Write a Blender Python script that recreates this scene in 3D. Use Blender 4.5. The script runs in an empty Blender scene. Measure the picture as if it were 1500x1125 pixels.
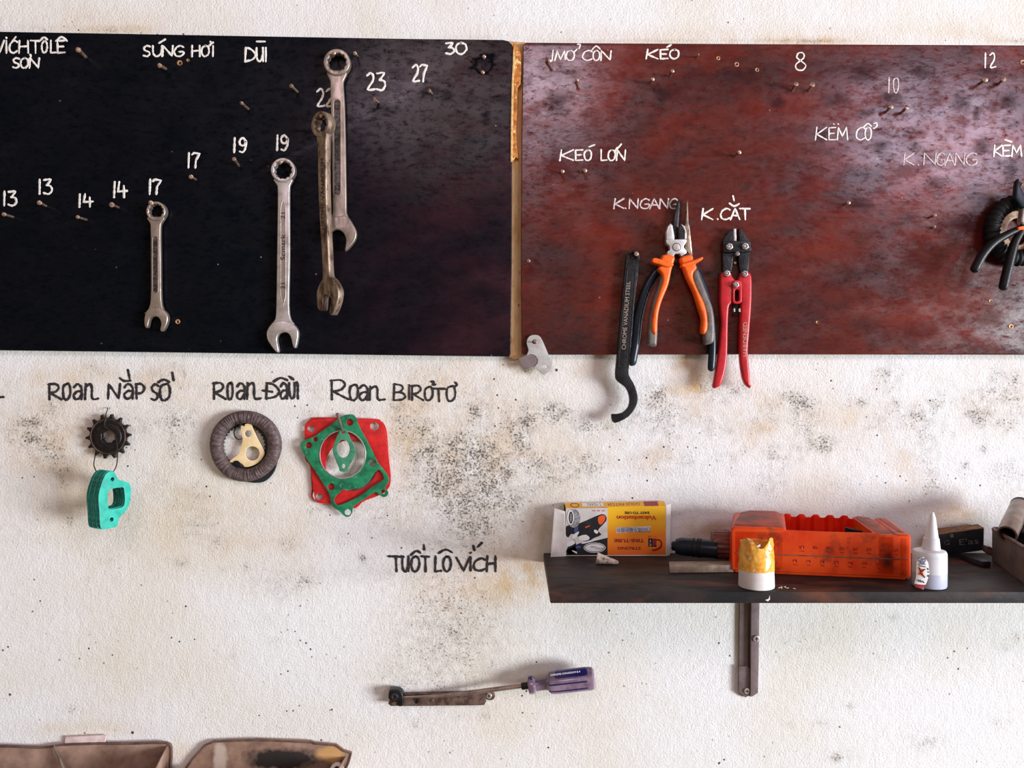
import bpy, bmesh, math, random
from mathutils import Vector, Matrix, noise as mnoise
PI = math.pi
random.seed(7)
sc = bpy.context.scene
C = sc.collection

# ------------------------------------------------------------------ camera, world, lights
S, D, ZC = 0.0009, 1.0, 1.5          # metres per photo pixel at the wall, camera distance, camera height
cam = bpy.data.cameras.new('camera')
cam.sensor_fit = 'HORIZONTAL'; cam.sensor_width = 36.0; cam.lens = 36.0 * D / (1500 * S)
cam.clip_start = 0.02
camo = bpy.data.objects.new('camera', cam); C.objects.link(camo)
camo.location = (0, -D, ZC); camo.rotation_euler = (PI / 2, 0, 0)
sc.camera = camo
sc.view_settings.view_transform = 'Standard'
sc.view_settings.look = 'None'
sc.view_settings.gamma = 1.0
sc.view_settings.use_curve_mapping = False
sc.view_settings.exposure = -0.07

world = bpy.data.worlds.new('world'); sc.world = world; world.use_nodes = True
bg = world.node_tree.nodes['Background']
bg.inputs['Color'].default_value = (1.0, 0.79, 0.55, 1); bg.inputs['Strength'].default_value = 0.27

def area(name, loc, target, sx, sy, power, color):
    l = bpy.data.lights.new(name, 'AREA'); l.shape = 'RECTANGLE'; l.size = sx; l.size_y = sy
    l.energy = power; l.color = color
    o = bpy.data.objects.new(name, l); C.objects.link(o); o.location = loc
    o.rotation_euler = (Vector(target) - Vector(loc)).to_track_quat('-Z', 'Y').to_euler()
    return o
# daylight through the open shop front to the right, bounced off the bright ground outside
area('daylight_door', (6.6, -3.8, 1.0), (0.1, 0, 1.45), 2.6, 1.8, 940, (0.89, 0.935, 1.0))
# sky seen above it, and a strip of sky further left
area('daylight_sky', (2.45, -3.0, 2.95), (0.45, 0, 1.8), 1.35, 0.95, 36, (0.86, 0.77, 1.0))
area('daylight_transom', (-0.66, -3.0, 3.2), (0.0, 0, 1.8), 0.7, 0.7, 15, (1.0, 0.78, 0.95))

# ------------------------------------------------------------------ materials
def lin(c):
    f = lambda v: v / 12.92 if v <= 0.04045 else ((v + 0.055) / 1.055) ** 2.4
    return tuple(f(x / 255.0) for x in c[:3]) + (1.0,)

MATS = {}
def mat(name, c1, c2=None, scale=60, lo=.4, hi=.6, rough=.5, metal=0., bump=0., bscale=300, rough2=None,
        detail=4, stretch=(1, 1, 1), spec=None, c3=None, scale3=200, lo3=.6, hi3=.66, trans=0., sss=0., coat=0., transl=0.):
    m = bpy.data.materials.new(name); m.use_nodes = True
    nt = m.node_tree; N = nt.nodes; L = nt.links
    b = N['Principled BSDF']
    b.inputs['Roughness'].default_value = rough; b.inputs['Metallic'].default_value = metal
    if spec is not None: b.inputs['Specular IOR Level'].default_value = spec
    if trans: b.inputs['Transmission Weight'].default_value = trans
    if coat: b.inputs['Coat Weight'].default_value = coat
    tc = N.new('ShaderNodeTexCoord'); mp = N.new('ShaderNodeMapping'); L.new(tc.outputs['Object'], mp.inputs['Vector'])
    mp.inputs['Scale'].default_value = stretch
    mp.inputs['Location'].default_value = (random.uniform(0, 9), random.uniform(0, 9), random.uniform(0, 9))
    def ramp(sc_, lo_, hi_, det=detail):
        n = N.new('ShaderNodeTexNoise'); n.inputs['Scale'].default_value = sc_; n.inputs['Detail'].default_value = det
        n.inputs['Roughness'].default_value = .62
        L.new(mp.outputs['Vector'], n.inputs['Vector'])
        r = N.new('ShaderNodeMapRange'); r.inputs['From Min'].default_value = lo_; r.inputs['From Max'].default_value = hi_
        L.new(n.outputs['Fac'], r.inputs['Value'])
        return r.outputs['Result']
    b.inputs['Base Color'].default_value = lin(c1)
    col = None
    if c2 is not None:
        fac = ramp(scale, lo, hi)
        mx = N.new('ShaderNodeMix'); mx.data_type = 'RGBA'
        mx.inputs['A'].default_value = lin(c1); mx.inputs['B'].default_value = lin(c2)
        L.new(fac, mx.inputs['Factor']); col = mx.outputs['Result']
        if rough2 is not None:
            rr = N.new('ShaderNodeMapRange'); rr.inputs['To Min'].default_value = rough; rr.inputs['To Max'].default_value = rough2
            L.new(fac, rr.inputs['Value']); L.new(rr.outputs['Result'], b.inputs['Roughness'])
        if c3 is not None:
            f3 = ramp(scale3, lo3, hi3)
            m3 = N.new('ShaderNodeMix'); m3.data_type = 'RGBA'; m3.inputs['B'].default_value = lin(c3)
            L.new(col, m3.inputs['A']); L.new(f3, m3.inputs['Factor']); col = m3.outputs['Result']
        L.new(col, b.inputs['Base Color'])
    if bump:
        n = N.new('ShaderNodeTexNoise'); n.inputs['Scale'].default_value = bscale; n.inputs['Detail'].default_value = 3
        L.new(mp.outputs['Vector'], n.inputs['Vector'])
        bp = N.new('ShaderNodeBump'); bp.inputs['Strength'].default_value = bump; bp.inputs['Distance'].default_value = .001
        L.new(n.outputs['Fac'], bp.inputs['Height']); L.new(bp.outputs['Normal'], b.inputs['Normal'])
    if sss:
        b.inputs['Subsurface Weight'].default_value = sss; b.inputs['Subsurface Radius'].default_value = (.006, .003, .002)
        b.inputs['Subsurface Scale'].default_value = 1.0
    if transl:
        t = N.new('ShaderNodeBsdfTranslucent'); t.inputs['Color'].default_value = lin(c1)
        if col is not None: L.new(col, t.inputs['Color'])
        x = N.new('ShaderNodeMixShader'); x.inputs[0].default_value = transl
        L.new(b.outputs[0], x.inputs[1]); L.new(t.outputs[0], x.inputs[2]); L.new(x.outputs[0], N['Material Output'].inputs['Surface'])
    MATS[name] = m
    return m

M = MATS
mat('steel', (176, 162, 150), (104, 88, 76), 70, .42, .72, .36, .78, .15, 500, .6, stretch=(1, 1, .35))
mat('steel_bright', (208, 202, 198), (150, 138, 132), 60, .42, .72, .34, .75, .1, 500, .5)
mat('steel_old', (178, 156, 138), (82, 62, 50), 90, .40, .66, .36, .72, .3, 500, .7, stretch=(1, 1, .4), c3=(96, 58, 36), lo3=.58, hi3=.68, scale3=130)
mat('steel_groove', (112, 104, 100), (58, 50, 48), 200, .4, .65, .5, .8, .5, 900)
mat('steel_dark', (72, 68, 70), (34, 32, 34), 80, .4, .7, .42, .7, .2, 500)
mat('iron_black', (44, 44, 46), (18, 18, 20), 90, .4, .7, .38, .55, .35, 500)
mat('rust_steel', (120, 98, 88), (66, 48, 42), 80, .4, .65, .55, .5, .5, 400, c3=(118, 66, 40), lo3=.56, hi3=.7, scale3=90)
mat('bar_metal', (176, 156, 138), (120, 102, 90), 60, .4, .7, .5, .2, .3, 300)
mat('nail', (186, 160, 140), (104, 70, 50), 300, .4, .7, .4, .7)
mat('copper_ring', (214, 160, 110), (120, 70, 40), 300, .45, .7, .4, .6)
mat('orange_grip', (246, 104, 14), (206, 70, 8), 120, .5, .8, .42, 0, .15, 400, c3=(130, 50, 20), lo3=.66, hi3=.74, scale3=260)
mat('grey_grip', (116, 108, 102), (84, 76, 72), 90, .4, .7, .42, 0, .15, 500)
mat('navy_grip', (24, 33, 46), (14, 20, 30), 60, .4, .7, .3, spec=.3)
mat('black_grip', (20, 20, 22), (10, 10, 12), 60, .4, .7, .4, 0, .2, 500, spec=.25)
mat('black_rubber', (22, 21, 23), (10, 10, 12), 90, .4, .7, .55, 0, .4, 400, spec=.22)
mat('red_paint', (196, 30, 38), (150, 16, 26), 60, .4, .75, .36, .1, .1, 400, c3=(60, 20, 22), lo3=.64, hi3=.76, scale3=150)
mat('red_worn', (170, 40, 44), (150, 130, 124), 220, .52, .6, .45, .2)
mat('chrome', (226, 224, 222), (190, 184, 180), 90, .4, .7, .32, .6)
mat('raw_fibre', (206, 132, 56), (150, 78, 20), 160, .4, .62, .8, 0, .8, 300, c3=(232, 196, 130), lo3=.58, hi3=.64, scale3=140)
mat('raw_edge', (226, 192, 132), (196, 150, 90), 200, .4, .65, .85, 0, .5, 300)
mat('gap_tan', (212, 176, 128), (182, 136, 84), 120, .4, .7, .8, 0, .5, 300, stretch=(1, 1, .25), c3=(90, 50, 24), lo3=.66, hi3=.7, scale3=260)
mat('teal_paper', (28, 178, 156), (18, 146, 130), 120, .4, .7, .6, 0, .2, 300)
mat('teal_edge', (60, 150, 134), (28, 60, 56), 260, .4, .6, .8)
mat('red_paper', (206, 34, 34), (170, 22, 26), 90, .4, .7, .42, 0, .1, 300)
mat('green_paper', (24, 128, 84), (12, 92, 62), 90, .4, .65, .5, 0, .15, 400, c3=(70, 150, 116), lo3=.6, hi3=.72, scale3=200)
mat('green_pale', (66, 140, 106), (44, 112, 82), 120, .4, .65, .5, 0, .15, 400)
mat('cream_paper', (236, 212, 164), (222, 194, 142), 90, .4, .7, .6, 0, .1, 300)
mat('clutch_brown', (104, 86, 84), (66, 50, 50), 200, .35, .65, .6, 0, .5, 500)
mat('sprocket_black', (42, 38, 38), (22, 20, 22), 150, .4, .7, .4, .5, .4, 500, c3=(86, 62, 54), lo3=.6, hi3=.72, scale3=200)
mat('wire', (60, 50, 46), None, rough=.4, metal=.7)
mat('shelf_wood', (54, 44, 42), (26, 26, 29), 22, .38, .62, .5, 0, .3, 250, .65, stretch=(.5, 1, 1), c3=(110, 64, 44), lo3=.54, hi3=.72, scale3=16, spec=.25)
mat('jug_orange', (250, 94, 30), (232, 60, 16), 30, .35, .7, .36, 0, .15, 120, c3=(120, 56, 40), lo3=.54, hi3=.72, scale3=34, transl=.22)
mat('jug_inside', (244, 60, 14), (226, 40, 8), 30, .35, .7, .4, transl=.5)
mat('zinc', (192, 190, 186), (166, 162, 158), 60, .4, .7, .4, .2, .1, 500)
mat('jug_top', (184, 74, 44), (116, 54, 42), 40, .38, .66, .6, 0, .3, 200)
mat('jug_dark', (190, 40, 14), (170, 34, 12), 60, .4, .65, .45)
mat('seam_grey', (150, 84, 60), (120, 60, 44), 100, .4, .6, .6)
mat('cap_brown', (128, 68, 56), (84, 42, 36), 80, .4, .65, .4, 0, .2, 300)
mat('white_plastic', (232, 226, 224), (218, 210, 208), 60, .4, .7, .4)
mat('glue_plastic', (222, 222, 228), None, rough=.3, sss=.3)
mat('glue_liquid', (188, 194, 212), (198, 203, 220), 60, .4, .7, .3, sss=.3)
mat('tape_yellow', (250, 190, 84), (226, 140, 40), 120, .42, .62, .26, 0, .8, 160, c3=(250, 222, 160), lo3=.6, hi3=.68, scale3=120)
mat('card_white', (232, 228, 222), (206, 200, 194), 50, .45, .75, .7, 0, .1, 300)
mat('card_shade', (40, 34, 40), None, rough=.8)
mat('stone', (222, 210, 194), (150, 120, 96), 260, .5, .62, .8, 0, .6, 400)
mat('print_black', (22, 24, 30), (40, 42, 52), 120, .5, .7, .5)
mat('print_red', (206, 40, 22), None, rough=.5)
mat('print_white', (238, 236, 234), None, rough=.5)
mat('print_grey', (206, 200, 194), (226, 222, 218), 40, .4, .6, rough=.5)
mat('print_midgrey', (120, 120, 122), (170, 170, 170), 500, .45, .55, rough=.5)
mat('print_blue', (70, 84, 140), None, rough=.5)
mat('print_orange', (240, 96, 30), None, rough=.5)
mat('print_darkred', (150, 30, 40), None, rough=.5)
mat('print_yellow', (248, 190, 30), (242, 170, 30), 40, .4, .7, .5)
mat('block_dark', (38, 44, 50), (22, 26, 32), 90, .4, .7, .5, .3, .3, 300)
mat('rust_top', (150, 104, 70), (90, 56, 38), 120, .4, .62, .7, 0, .5, 300)
mat('faded_mark', (120, 126, 128), (70, 78, 82), 300, .45, .6, .6)
mat('tray_metal', (122, 106, 96), (80, 70, 66), 40, .35, .7, .5, .3, .2, 200, c3=(124, 82, 62), lo3=.58, hi3=.72, scale3=60)
mat('tube_metal', (160, 140, 130), (120, 100, 92), 60, .4, .7, .4, .7, .1, 300)
mat('bracket_paint', (136, 120, 121), (108, 92, 94), 60, .4, .75, .4, .3, .1, 300)
mat('screw', (220, 214, 208), (160, 150, 140), 300, .4, .7, .35, .6)
mat('bin_plastic', (172, 142, 124), (118, 90, 76), 26, .36, .68, .5, 0, .2, 150, c3=(36, 32, 32), lo3=.62, hi3=.74, scale3=16)
mat('bin_stained', (164, 132, 112), (120, 92, 78), 20, .42, .62, .5, 0, .2, 150)
mat('bin_rim', (110, 84, 74), (70, 52, 46), 60, .4, .7, .5)
mat('pale_strip', (226, 206, 204), (196, 170, 164), 80, .4, .7, .6)
mat('handle_clear', (104, 84, 104), (160, 136, 152), 40, .4, .7, .18, 0, coat=.5)
mat('handle_blue', (44, 38, 110), (30, 26, 76), 40, .4, .7, .2, coat=.5)
mat('crumb', (220, 200, 176), None, rough=.7)
mat('white_paint', (238, 234, 226), (214, 206, 198), 500, .52, .6, .7)
mat('thin_chalk', (216, 202, 200), (150, 120, 124), 600, .5, .62, .75)
mat('black_marker', (34, 31, 34), (92, 86, 82), 650, .56, .64, .75)
mat('engraved', (44, 36, 32), None, rough=.6, metal=.3)
mat('worn_letter', (168, 150, 134), None, rough=.5, metal=.4)
mat('cream_core', (190, 160, 130), (120, 84, 66), 90, .4, .6, .6)

def mat_gradient_box():
    m = bpy.data.materials.new('print_gradient'); m.use_nodes = True
    N, L = m.node_tree.nodes, m.node_tree.links
    tc = N.new('ShaderNodeTexCoord'); sx = N.new('ShaderNodeSeparateXYZ'); L.new(tc.outputs['Generated'], sx.inputs[0])
    r = N.new('ShaderNodeValToRGB'); L.new(sx.outputs['Z'], r.inputs[0])
    e = r.color_ramp.elements
    e[0].position = 0; e[0].color = lin((238, 112, 28)); e[1].position = 1; e[1].color = lin((250, 196, 30))
    k = e.new(.42); k.color = lin((242, 140, 24)); k = e.new(.66); k.color = lin((250, 186, 28))
    b = N['Principled BSDF']; L.new(r.outputs[0], b.inputs['Base Color']); b.inputs['Roughness'].default_value = .45
    M['print_gradient'] = m
mat_gradient_box()

def mat_board(name, base, dark, warm, dusty, specks=.5, rlo=.18, rhi=.32, shi=.75, slo=.2, spots=(), gloss=None):
    m = bpy.data.materials.new(name); m.use_nodes = True
    N, L = m.node_tree.nodes, m.node_tree.links; b = N['Principled BSDF']
    tc = N.new('ShaderNodeTexCoord'); mp = N.new('ShaderNodeMapping'); L.new(tc.outputs['Object'], mp.inputs['Vector'])
    mp.inputs['Scale'].default_value = (.65, 1, 1.25)
    def nz(s, lo, hi, det=5, rg=.6):
        n = N.new('ShaderNodeTexNoise'); n.inputs['Scale'].default_value = s; n.inputs['Detail'].default_value = det
        n.inputs['Roughness'].default_value = rg; L.new(mp.outputs['Vector'], n.inputs['Vector'])
        r = N.new('ShaderNodeMapRange'); r.inputs['From Min'].default_value = lo; r.inputs['From Max'].default_value = hi
        L.new(n.outputs['Fac'], r.inputs['Value']); return r.outputs['Result']
    def mix(a, bcol, f):
        x = N.new('ShaderNodeMix'); x.data_type = 'RGBA'; L.new(f, x.inputs['Factor'])
        if isinstance(a, tuple): x.inputs['A'].default_value = lin(a)
        else: L.new(a, x.inputs['A'])
        x.inputs['B'].default_value = lin(bcol); return x.outputs['Result']
    wf = nz(9, .42, .66)
    if gloss:      # the warm brown tint grows stronger towards one end of the board
        sx_ = N.new('ShaderNodeSeparateXYZ'); L.new(tc.outputs['Object'], sx_.inputs[0])
        xr = N.new('ShaderNodeMapRange'); L.new(sx_.outputs['X'], xr.inputs['Value']); xr.interpolation_type = 'SMOOTHSTEP'
        xr.inputs['From Min'].default_value = -.10; xr.inputs['From Max'].default_value = .34
        wa = N.new('ShaderNodeMath'); wa.operation = 'ADD'; wa.inputs[1].default_value = .35; L.new(wf, wa.inputs[0])
        wm = N.new('ShaderNodeMath'); wm.operation = 'MULTIPLY'; wm.use_clamp = True; L.new(wa.outputs[0], wm.inputs[0]); L.new(xr.outputs['Result'], wm.inputs[1]); wf = wm.outputs[0]
    c = mix(base, warm, wf); c = mix(c, dark, nz(13, .48, .78)); c = mix(c, dark, nz(60, .55, .82)); c = mix(c, dark, nz(170, .58, .78, 5, .75))
    dust = nz(34, .56, .8, 8, .75)
    c = mix(c, dusty, dust)
    # oily marks of a fixed shape: ellipses with ragged edges
    gm = N.new('ShaderNodeNewGeometry'); oil = None; rag = nz(70, .3, .7, 5, .7)
    for (u, v, ru, rv, ring) in spots:
        sb = N.new('ShaderNodeVectorMath'); sb.operation = 'SUBTRACT'; L.new(gm.outputs['Position'], sb.inputs[0])
        sb.inputs[1].default_value = ((u - 750) * S * .988, -.012, ZC + (562.5 - v) * S * .988)
        ml_ = N.new('ShaderNodeVectorMath'); ml_.operation = 'MULTIPLY'; L.new(sb.outputs[0], ml_.inputs[0]); ml_.inputs[1].default_value = (1 / (ru * S), 0, 1 / (rv * S))
        ln = N.new('ShaderNodeVectorMath'); ln.operation = 'LENGTH'; L.new(ml_.outputs[0], ln.inputs[0])
        ad = N.new('ShaderNodeMath'); ad.operation = 'ADD'; L.new(ln.outputs['Value'], ad.inputs[0])
        q_ = N.new('ShaderNodeMath'); q_.operation = 'MULTIPLY'; q_.inputs[1].default_value = .7; L.new(rag, q_.inputs[0]); L.new(q_.outputs[0], ad.inputs[1])
        src = ad.outputs[0]
        if ring:
            pp = N.new('ShaderNodeMath'); pp.operation = 'PINGPONG'; pp.inputs[1].default_value = .45; L.new(src, pp.inputs[0])
            cl = N.new('ShaderNodeMath'); cl.operation = 'GREATER_THAN'; cl.inputs[1].default_value = 1.4; L.new(src, cl.inputs[0])
            a2 = N.new('ShaderNodeMath'); a2.operation = 'ADD'; L.new(pp.outputs[0], a2.inputs[0]); L.new(cl.outputs[0], a2.inputs[1]); src = a2.outputs[0]
        mr = N.new('ShaderNodeMapRange'); L.new(src, mr.inputs['Value'])
        mr.inputs['From Min'].default_value, mr.inputs['From Max'].default_value = (.08, .3) if ring else (.7, 1.55)
        mr.inputs['To Min'].default_value = .95 if ring else .6; mr.inputs['To Max'].default_value = 0
        if oil is None: oil = mr.outputs['Result']
        else:
            mxm = N.new('ShaderNodeMath'); mxm.operation = 'MAXIMUM'; L.new(oil, mxm.inputs[0]); L.new(mr.outputs['Result'], mxm.inputs[1]); oil = mxm.outputs[0]
    if oil is not None: c = mix(c, dark, oil)
    v = N.new('ShaderNodeTexVoronoi'); v.inputs['Scale'].default_value = 46; L.new(tc.outputs['Object'], v.inputs['Vector'])
    lt = N.new('ShaderNodeMath'); lt.operation = 'LESS_THAN'; lt.inputs[1].default_value = .05
    L.new(v.outputs['Distance'], lt.inputs[0])
    ml = N.new('ShaderNodeMath'); ml.operation = 'MULTIPLY'; ml.inputs[1].default_value = specks; L.new(lt.outputs[0], ml.inputs[0])
    m2 = N.new('ShaderNodeMath'); m2.operation = 'MULTIPLY'; L.new(ml.outputs[0], m2.inputs[0]); L.new(nz(8, .5, .56), m2.inputs[1])
    c = mix(c, (190, 160, 150), m2.outputs[0])
    L.new(c, b.inputs['Base Color'])
    r = N.new('ShaderNodeMapRange'); r.inputs['To Min'].default_value = rlo; r.inputs['To Max'].default_value = rhi
    L.new(nz(24, .42, .66, 6, .7), r.inputs['Value']); L.new(r.outputs['Result'], b.inputs['Roughness'])
    # oily patches hardly shine, clean varnish does
    sp = N.new('ShaderNodeMapRange'); sp.inputs['To Min'].default_value = shi; sp.inputs['To Max'].default_value = slo
    L.new(nz(20, .5, .64, 6, .7), sp.inputs['Value'])
    if oil is None: L.new(sp.outputs['Result'], b.inputs['Specular IOR Level'])
    else:
        iv = N.new('ShaderNodeMath'); iv.operation = 'SUBTRACT'; iv.inputs[0].default_value = 1.; L.new(oil, iv.inputs[1]); iv.use_clamp = True
        m9 = N.new('ShaderNodeMath'); m9.operation = 'MULTIPLY'; L.new(sp.outputs['Result'], m9.inputs[0]); L.new(iv.outputs[0], m9.inputs[1]); L.new(m9.outputs[0], b.inputs['Specular IOR Level'])
    if gloss:
        # specular masked to keep the sheen around this spot, cut down elsewhere
        u, v, ru, rv = gloss
        sb = N.new('ShaderNodeVectorMath'); sb.operation = 'SUBTRACT'; L.new(gm.outputs['Position'], sb.inputs[0])
        sb.inputs[1].default_value = ((u - 750) * S * .988, -.012, ZC + (562.5 - v) * S * .988)
        ml_ = N.new('ShaderNodeVectorMath'); ml_.operation = 'MULTIPLY'; L.new(sb.outputs[0], ml_.inputs[0]); ml_.inputs[1].default_value = (1 / (ru * S), 0, 1 / (rv * S))
        ln = N.new('ShaderNodeVectorMath'); ln.operation = 'LENGTH'; L.new(ml_.outputs[0], ln.inputs[0])
        mr = N.new('ShaderNodeMapRange'); L.new(ln.outputs['Value'], mr.inputs['Value']); mr.interpolation_type = 'SMOOTHSTEP'
        mr.inputs['From Min'].default_value = .3; mr.inputs['From Max'].default_value = 1.3; mr.inputs['To Min'].default_value = 1; mr.inputs['To Max'].default_value = .12
        gl = N.new('ShaderNodeMath'); gl.operation = 'MULTIPLY'; L.new(b.inputs['Specular IOR Level'].links[0].from_socket, gl.inputs[0]); L.new(mr.outputs['Result'], gl.inputs[1])
        L.new(gl.outputs[0], b.inputs['Specular IOR Level'])
    pit = N.new('ShaderNodeMath'); pit.operation = 'MULTIPLY'; L.new(b.inputs['Specular IOR Level'].links[0].from_socket, pit.inputs[0])
    L.new(nz(140, .34, .52, 6, .8), pit.inputs[1]); L.new(pit.outputs[0], b.inputs['Specular IOR Level'])
    n = N.new('ShaderNodeTexNoise'); n.inputs['Scale'].default_value = 260; n.inputs['Detail'].default_value = 4; L.new(mp.outputs['Vector'], n.inputs['Vector'])
    bp = N.new('ShaderNodeBump'); bp.inputs['Strength'].default_value = .14; bp.inputs['Distance'].default_value = .0004
    L.new(n.outputs['Fac'], bp.inputs['Height']); L.new(bp.outputs['Normal'], b.inputs['Normal'])
    M[name] = m
mat_board('board_black', (8, 11, 18), (8, 10, 15), (52, 26, 32), (22, 20, 26), .35, shi=1.0, slo=.5, gloss=(655, 115, 150, 170),
          rlo=.28, rhi=.42, spots=[(708, 97, 24, 24, 1), (708, 90, 10, 12, 0), (632, 133, 16, 10, 0), (656, 138, 10, 12, 0), (600, 92, 8, 6, 0), (712, 170, 8, 14, 0), (690, 135, 6, 8, 0), (560, 160, 24, 10, 0)])
mat_board('board_red', (78, 30, 29), (42, 28, 32), (112, 40, 30), (92, 50, 56),
          spots=[(1262, 108, 22, 15, 0), (1350, 104, 17, 12, 0), (1407, 150, 18, 18, 0), (1448, 105, 24, 9, 0), (1308, 145, 18, 12, 0), (1225, 145, 24, 14, 0), (1370, 268, 22, 12, 0), (1268, 165, 14, 8, 0),
                 (1480, 145, 16, 14, 0), (1440, 210, 12, 14, 0), (1290, 215, 16, 14, 0), (1340, 215, 10, 8, 0), (1200, 200, 14, 10, 0), (1260, 300, 20, 12, 0), (1430, 170, 6, 10, 0), (1480, 250, 10, 16, 0), (1400, 330, 40, 14, 0), (820, 150, 26, 20, 0), (1080, 110, 30, 14, 0), (1140, 150, 12, 10, 0), (970, 140, 16, 14, 0)])

def add_spot(name, u, v, ru, rv, color, depth=.006):
    m = M[name]; N, L = m.node_tree.nodes, m.node_tree.links; b = N['Principled BSDF']
    gm = N.new('ShaderNodeNewGeometry'); sb = N.new('ShaderNodeVectorMath'); sb.operation = 'SUBTRACT'; L.new(gm.outputs['Position'], sb.inputs[0])
    sb.inputs[1].default_value = ((u - 750) * S * (1 - depth), 0, ZC + (562.5 - v) * S * (1 - depth))
    ml = N.new('ShaderNodeVectorMath'); ml.operation = 'MULTIPLY'; L.new(sb.outputs[0], ml.inputs[0]); ml.inputs[1].default_value = (1 / (ru * S), 0, 1 / (rv * S))
    ln = N.new('ShaderNodeVectorMath'); ln.operation = 'LENGTH'; L.new(ml.outputs[0], ln.inputs[0])
    n = N.new('ShaderNodeTexNoise'); n.inputs['Scale'].default_value = 90; n.inputs['Detail'].default_value = 5; L.new(gm.outputs['Position'], n.inputs['Vector'])
    ad = N.new('ShaderNodeMath'); L.new(ln.outputs['Value'], ad.inputs[0]); L.new(n.outputs['Fac'], ad.inputs[1])
    mr = N.new('ShaderNodeMapRange'); L.new(ad.outputs[0], mr.inputs['Value']); mr.inputs['From Min'].default_value = 1.2; mr.inputs['From Max'].default_value = 1.7
    mr.inputs['To Min'].default_value = .95; mr.inputs['To Max'].default_value = 0
    x = N.new('ShaderNodeMix'); x.data_type = 'RGBA'; x.inputs['B'].default_value = lin(color); L.new(mr.outputs['Result'], x.inputs['Factor'])
    src = b.inputs['Base Color'].links[0].from_socket; L.new(src, x.inputs['A']); L.new(x.outputs['Result'], b.inputs['Base Color'])
add_spot('bin_stained', 412, 1112, 55, 16, (22, 24, 28)); add_spot('bin_stained', 485, 1105, 20, 12, (196, 150, 96)); add_spot('bin_stained', 322, 1112, 10, 26, (196, 178, 164))
def mat_wall():
    m = bpy.data.materials.new('plaster'); m.use_nodes = True
    N, L = m.node_tree.nodes, m.node_tree.links; b = N['Principled BSDF']; b.inputs['Roughness'].default_value = .75
    b.inputs['Specular IOR Level'].default_value = .25
    tc = N.new('ShaderNodeTexCoord'); P = tc.outputs['Object']
    def nz(s, det=4, rg=.6):
        n = N.new('ShaderNodeTexNoise'); n.inputs['Scale'].default_value = s; n.inputs['Detail'].default_value = det
        n.inputs['Roughness'].default_value = rg; L.new(P, n.inputs['Vector']); return n.outputs['Fac']
    def rng(v, lo, hi, a=0., z=1.):
        r = N.new('ShaderNodeMapRange'); r.inputs['From Min'].default_value = lo; r.inputs['From Max'].default_value = hi
        r.inputs['To Min'].default_value = a; r.inputs['To Max'].default_value = z; L.new(v, r.inputs['Value']); return r.outputs['Result']
    def mth(op, x, y):
        n = N.new('ShaderNodeMath'); n.operation = op
        for i, q in enumerate((x, y)):
            if isinstance(q, (int, float)): n.inputs[i].default_value = q
            else: L.new(q, n.inputs[i])
        return n.outputs[0]
    def mix(a, bcol, f):
        x = N.new('ShaderNodeMix'); x.data_type = 'RGBA'; L.new(f, x.inputs['Factor'])
        if isinstance(a, tuple): x.inputs['A'].default_value = lin(a)
        else: L.new(a, x.inputs['A'])
        x.inputs['B'].default_value = lin(bcol); return x.outputs['Result']
    def att(n):
        a = N.new('ShaderNodeAttribute'); a.attribute_name = n; return a.outputs['Fac']
    c = mix((237, 237, 236), (228, 222, 208), rng(nz(3.2, 4), .44, .68))
    c = mix(c, (214, 208, 200), rng(nz(420, 3), .55, .75, 0, .55))
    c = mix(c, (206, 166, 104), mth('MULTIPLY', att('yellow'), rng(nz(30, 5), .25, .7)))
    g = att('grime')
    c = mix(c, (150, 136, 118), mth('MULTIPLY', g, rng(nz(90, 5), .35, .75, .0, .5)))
    sp = mth('ADD', nz(320, 5, .8), mth('MULTIPLY', mth('MULTIPLY', g, rng(nz(45, 4), .3, .62, .5, 1.1)), .108))
    c = mix(c, (66, 60, 52), rng(sp, .645, .70, 0, .9))
    # single dark flecks, everywhere
    v = N.new('ShaderNodeTexVoronoi'); v.inputs['Scale'].default_value = 75; L.new(P, v.inputs['Vector'])
    lt = rng(v.outputs['Distance'], .075, .12, 1, 0)
    c = mix(c, (70, 58, 48), mth('MULTIPLY', lt, rng(nz(9, 3), .50, .58)))
    v2 = N.new('ShaderNodeTexVoronoi'); v2.inputs['Scale'].default_value = 19; L.new(P, v2.inputs['Vector'])
    lt2 = rng(v2.outputs['Distance'], .025, .05, 1, 0)
    c = mix(c, (60, 46, 38), mth('MULTIPLY', lt2, rng(nz(7, 2), .5, .54)))
    L.new(c, b.inputs['Base Color'])
    n1 = nz(380, 5, .65); n2 = nz(90, 3)
    h = mth('ADD', n1, mth('MULTIPLY', n2, .8))
    bp = N.new('ShaderNodeBump'); bp.inputs['Strength'].default_value = .75; bp.inputs['Distance'].default_value = .0017
    L.new(h, bp.inputs['Height']); L.new(bp.outputs['Normal'], b.inputs['Normal'])
    M['plaster'] = m
mat_wall()

# ------------------------------------------------------------------ geometry helpers
def W(u, v, h=0.0):
    k = (D - h) / D
    return Vector(((u - 750) * S * k, -h, ZC + (562.5 - v) * S * k))

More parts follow.
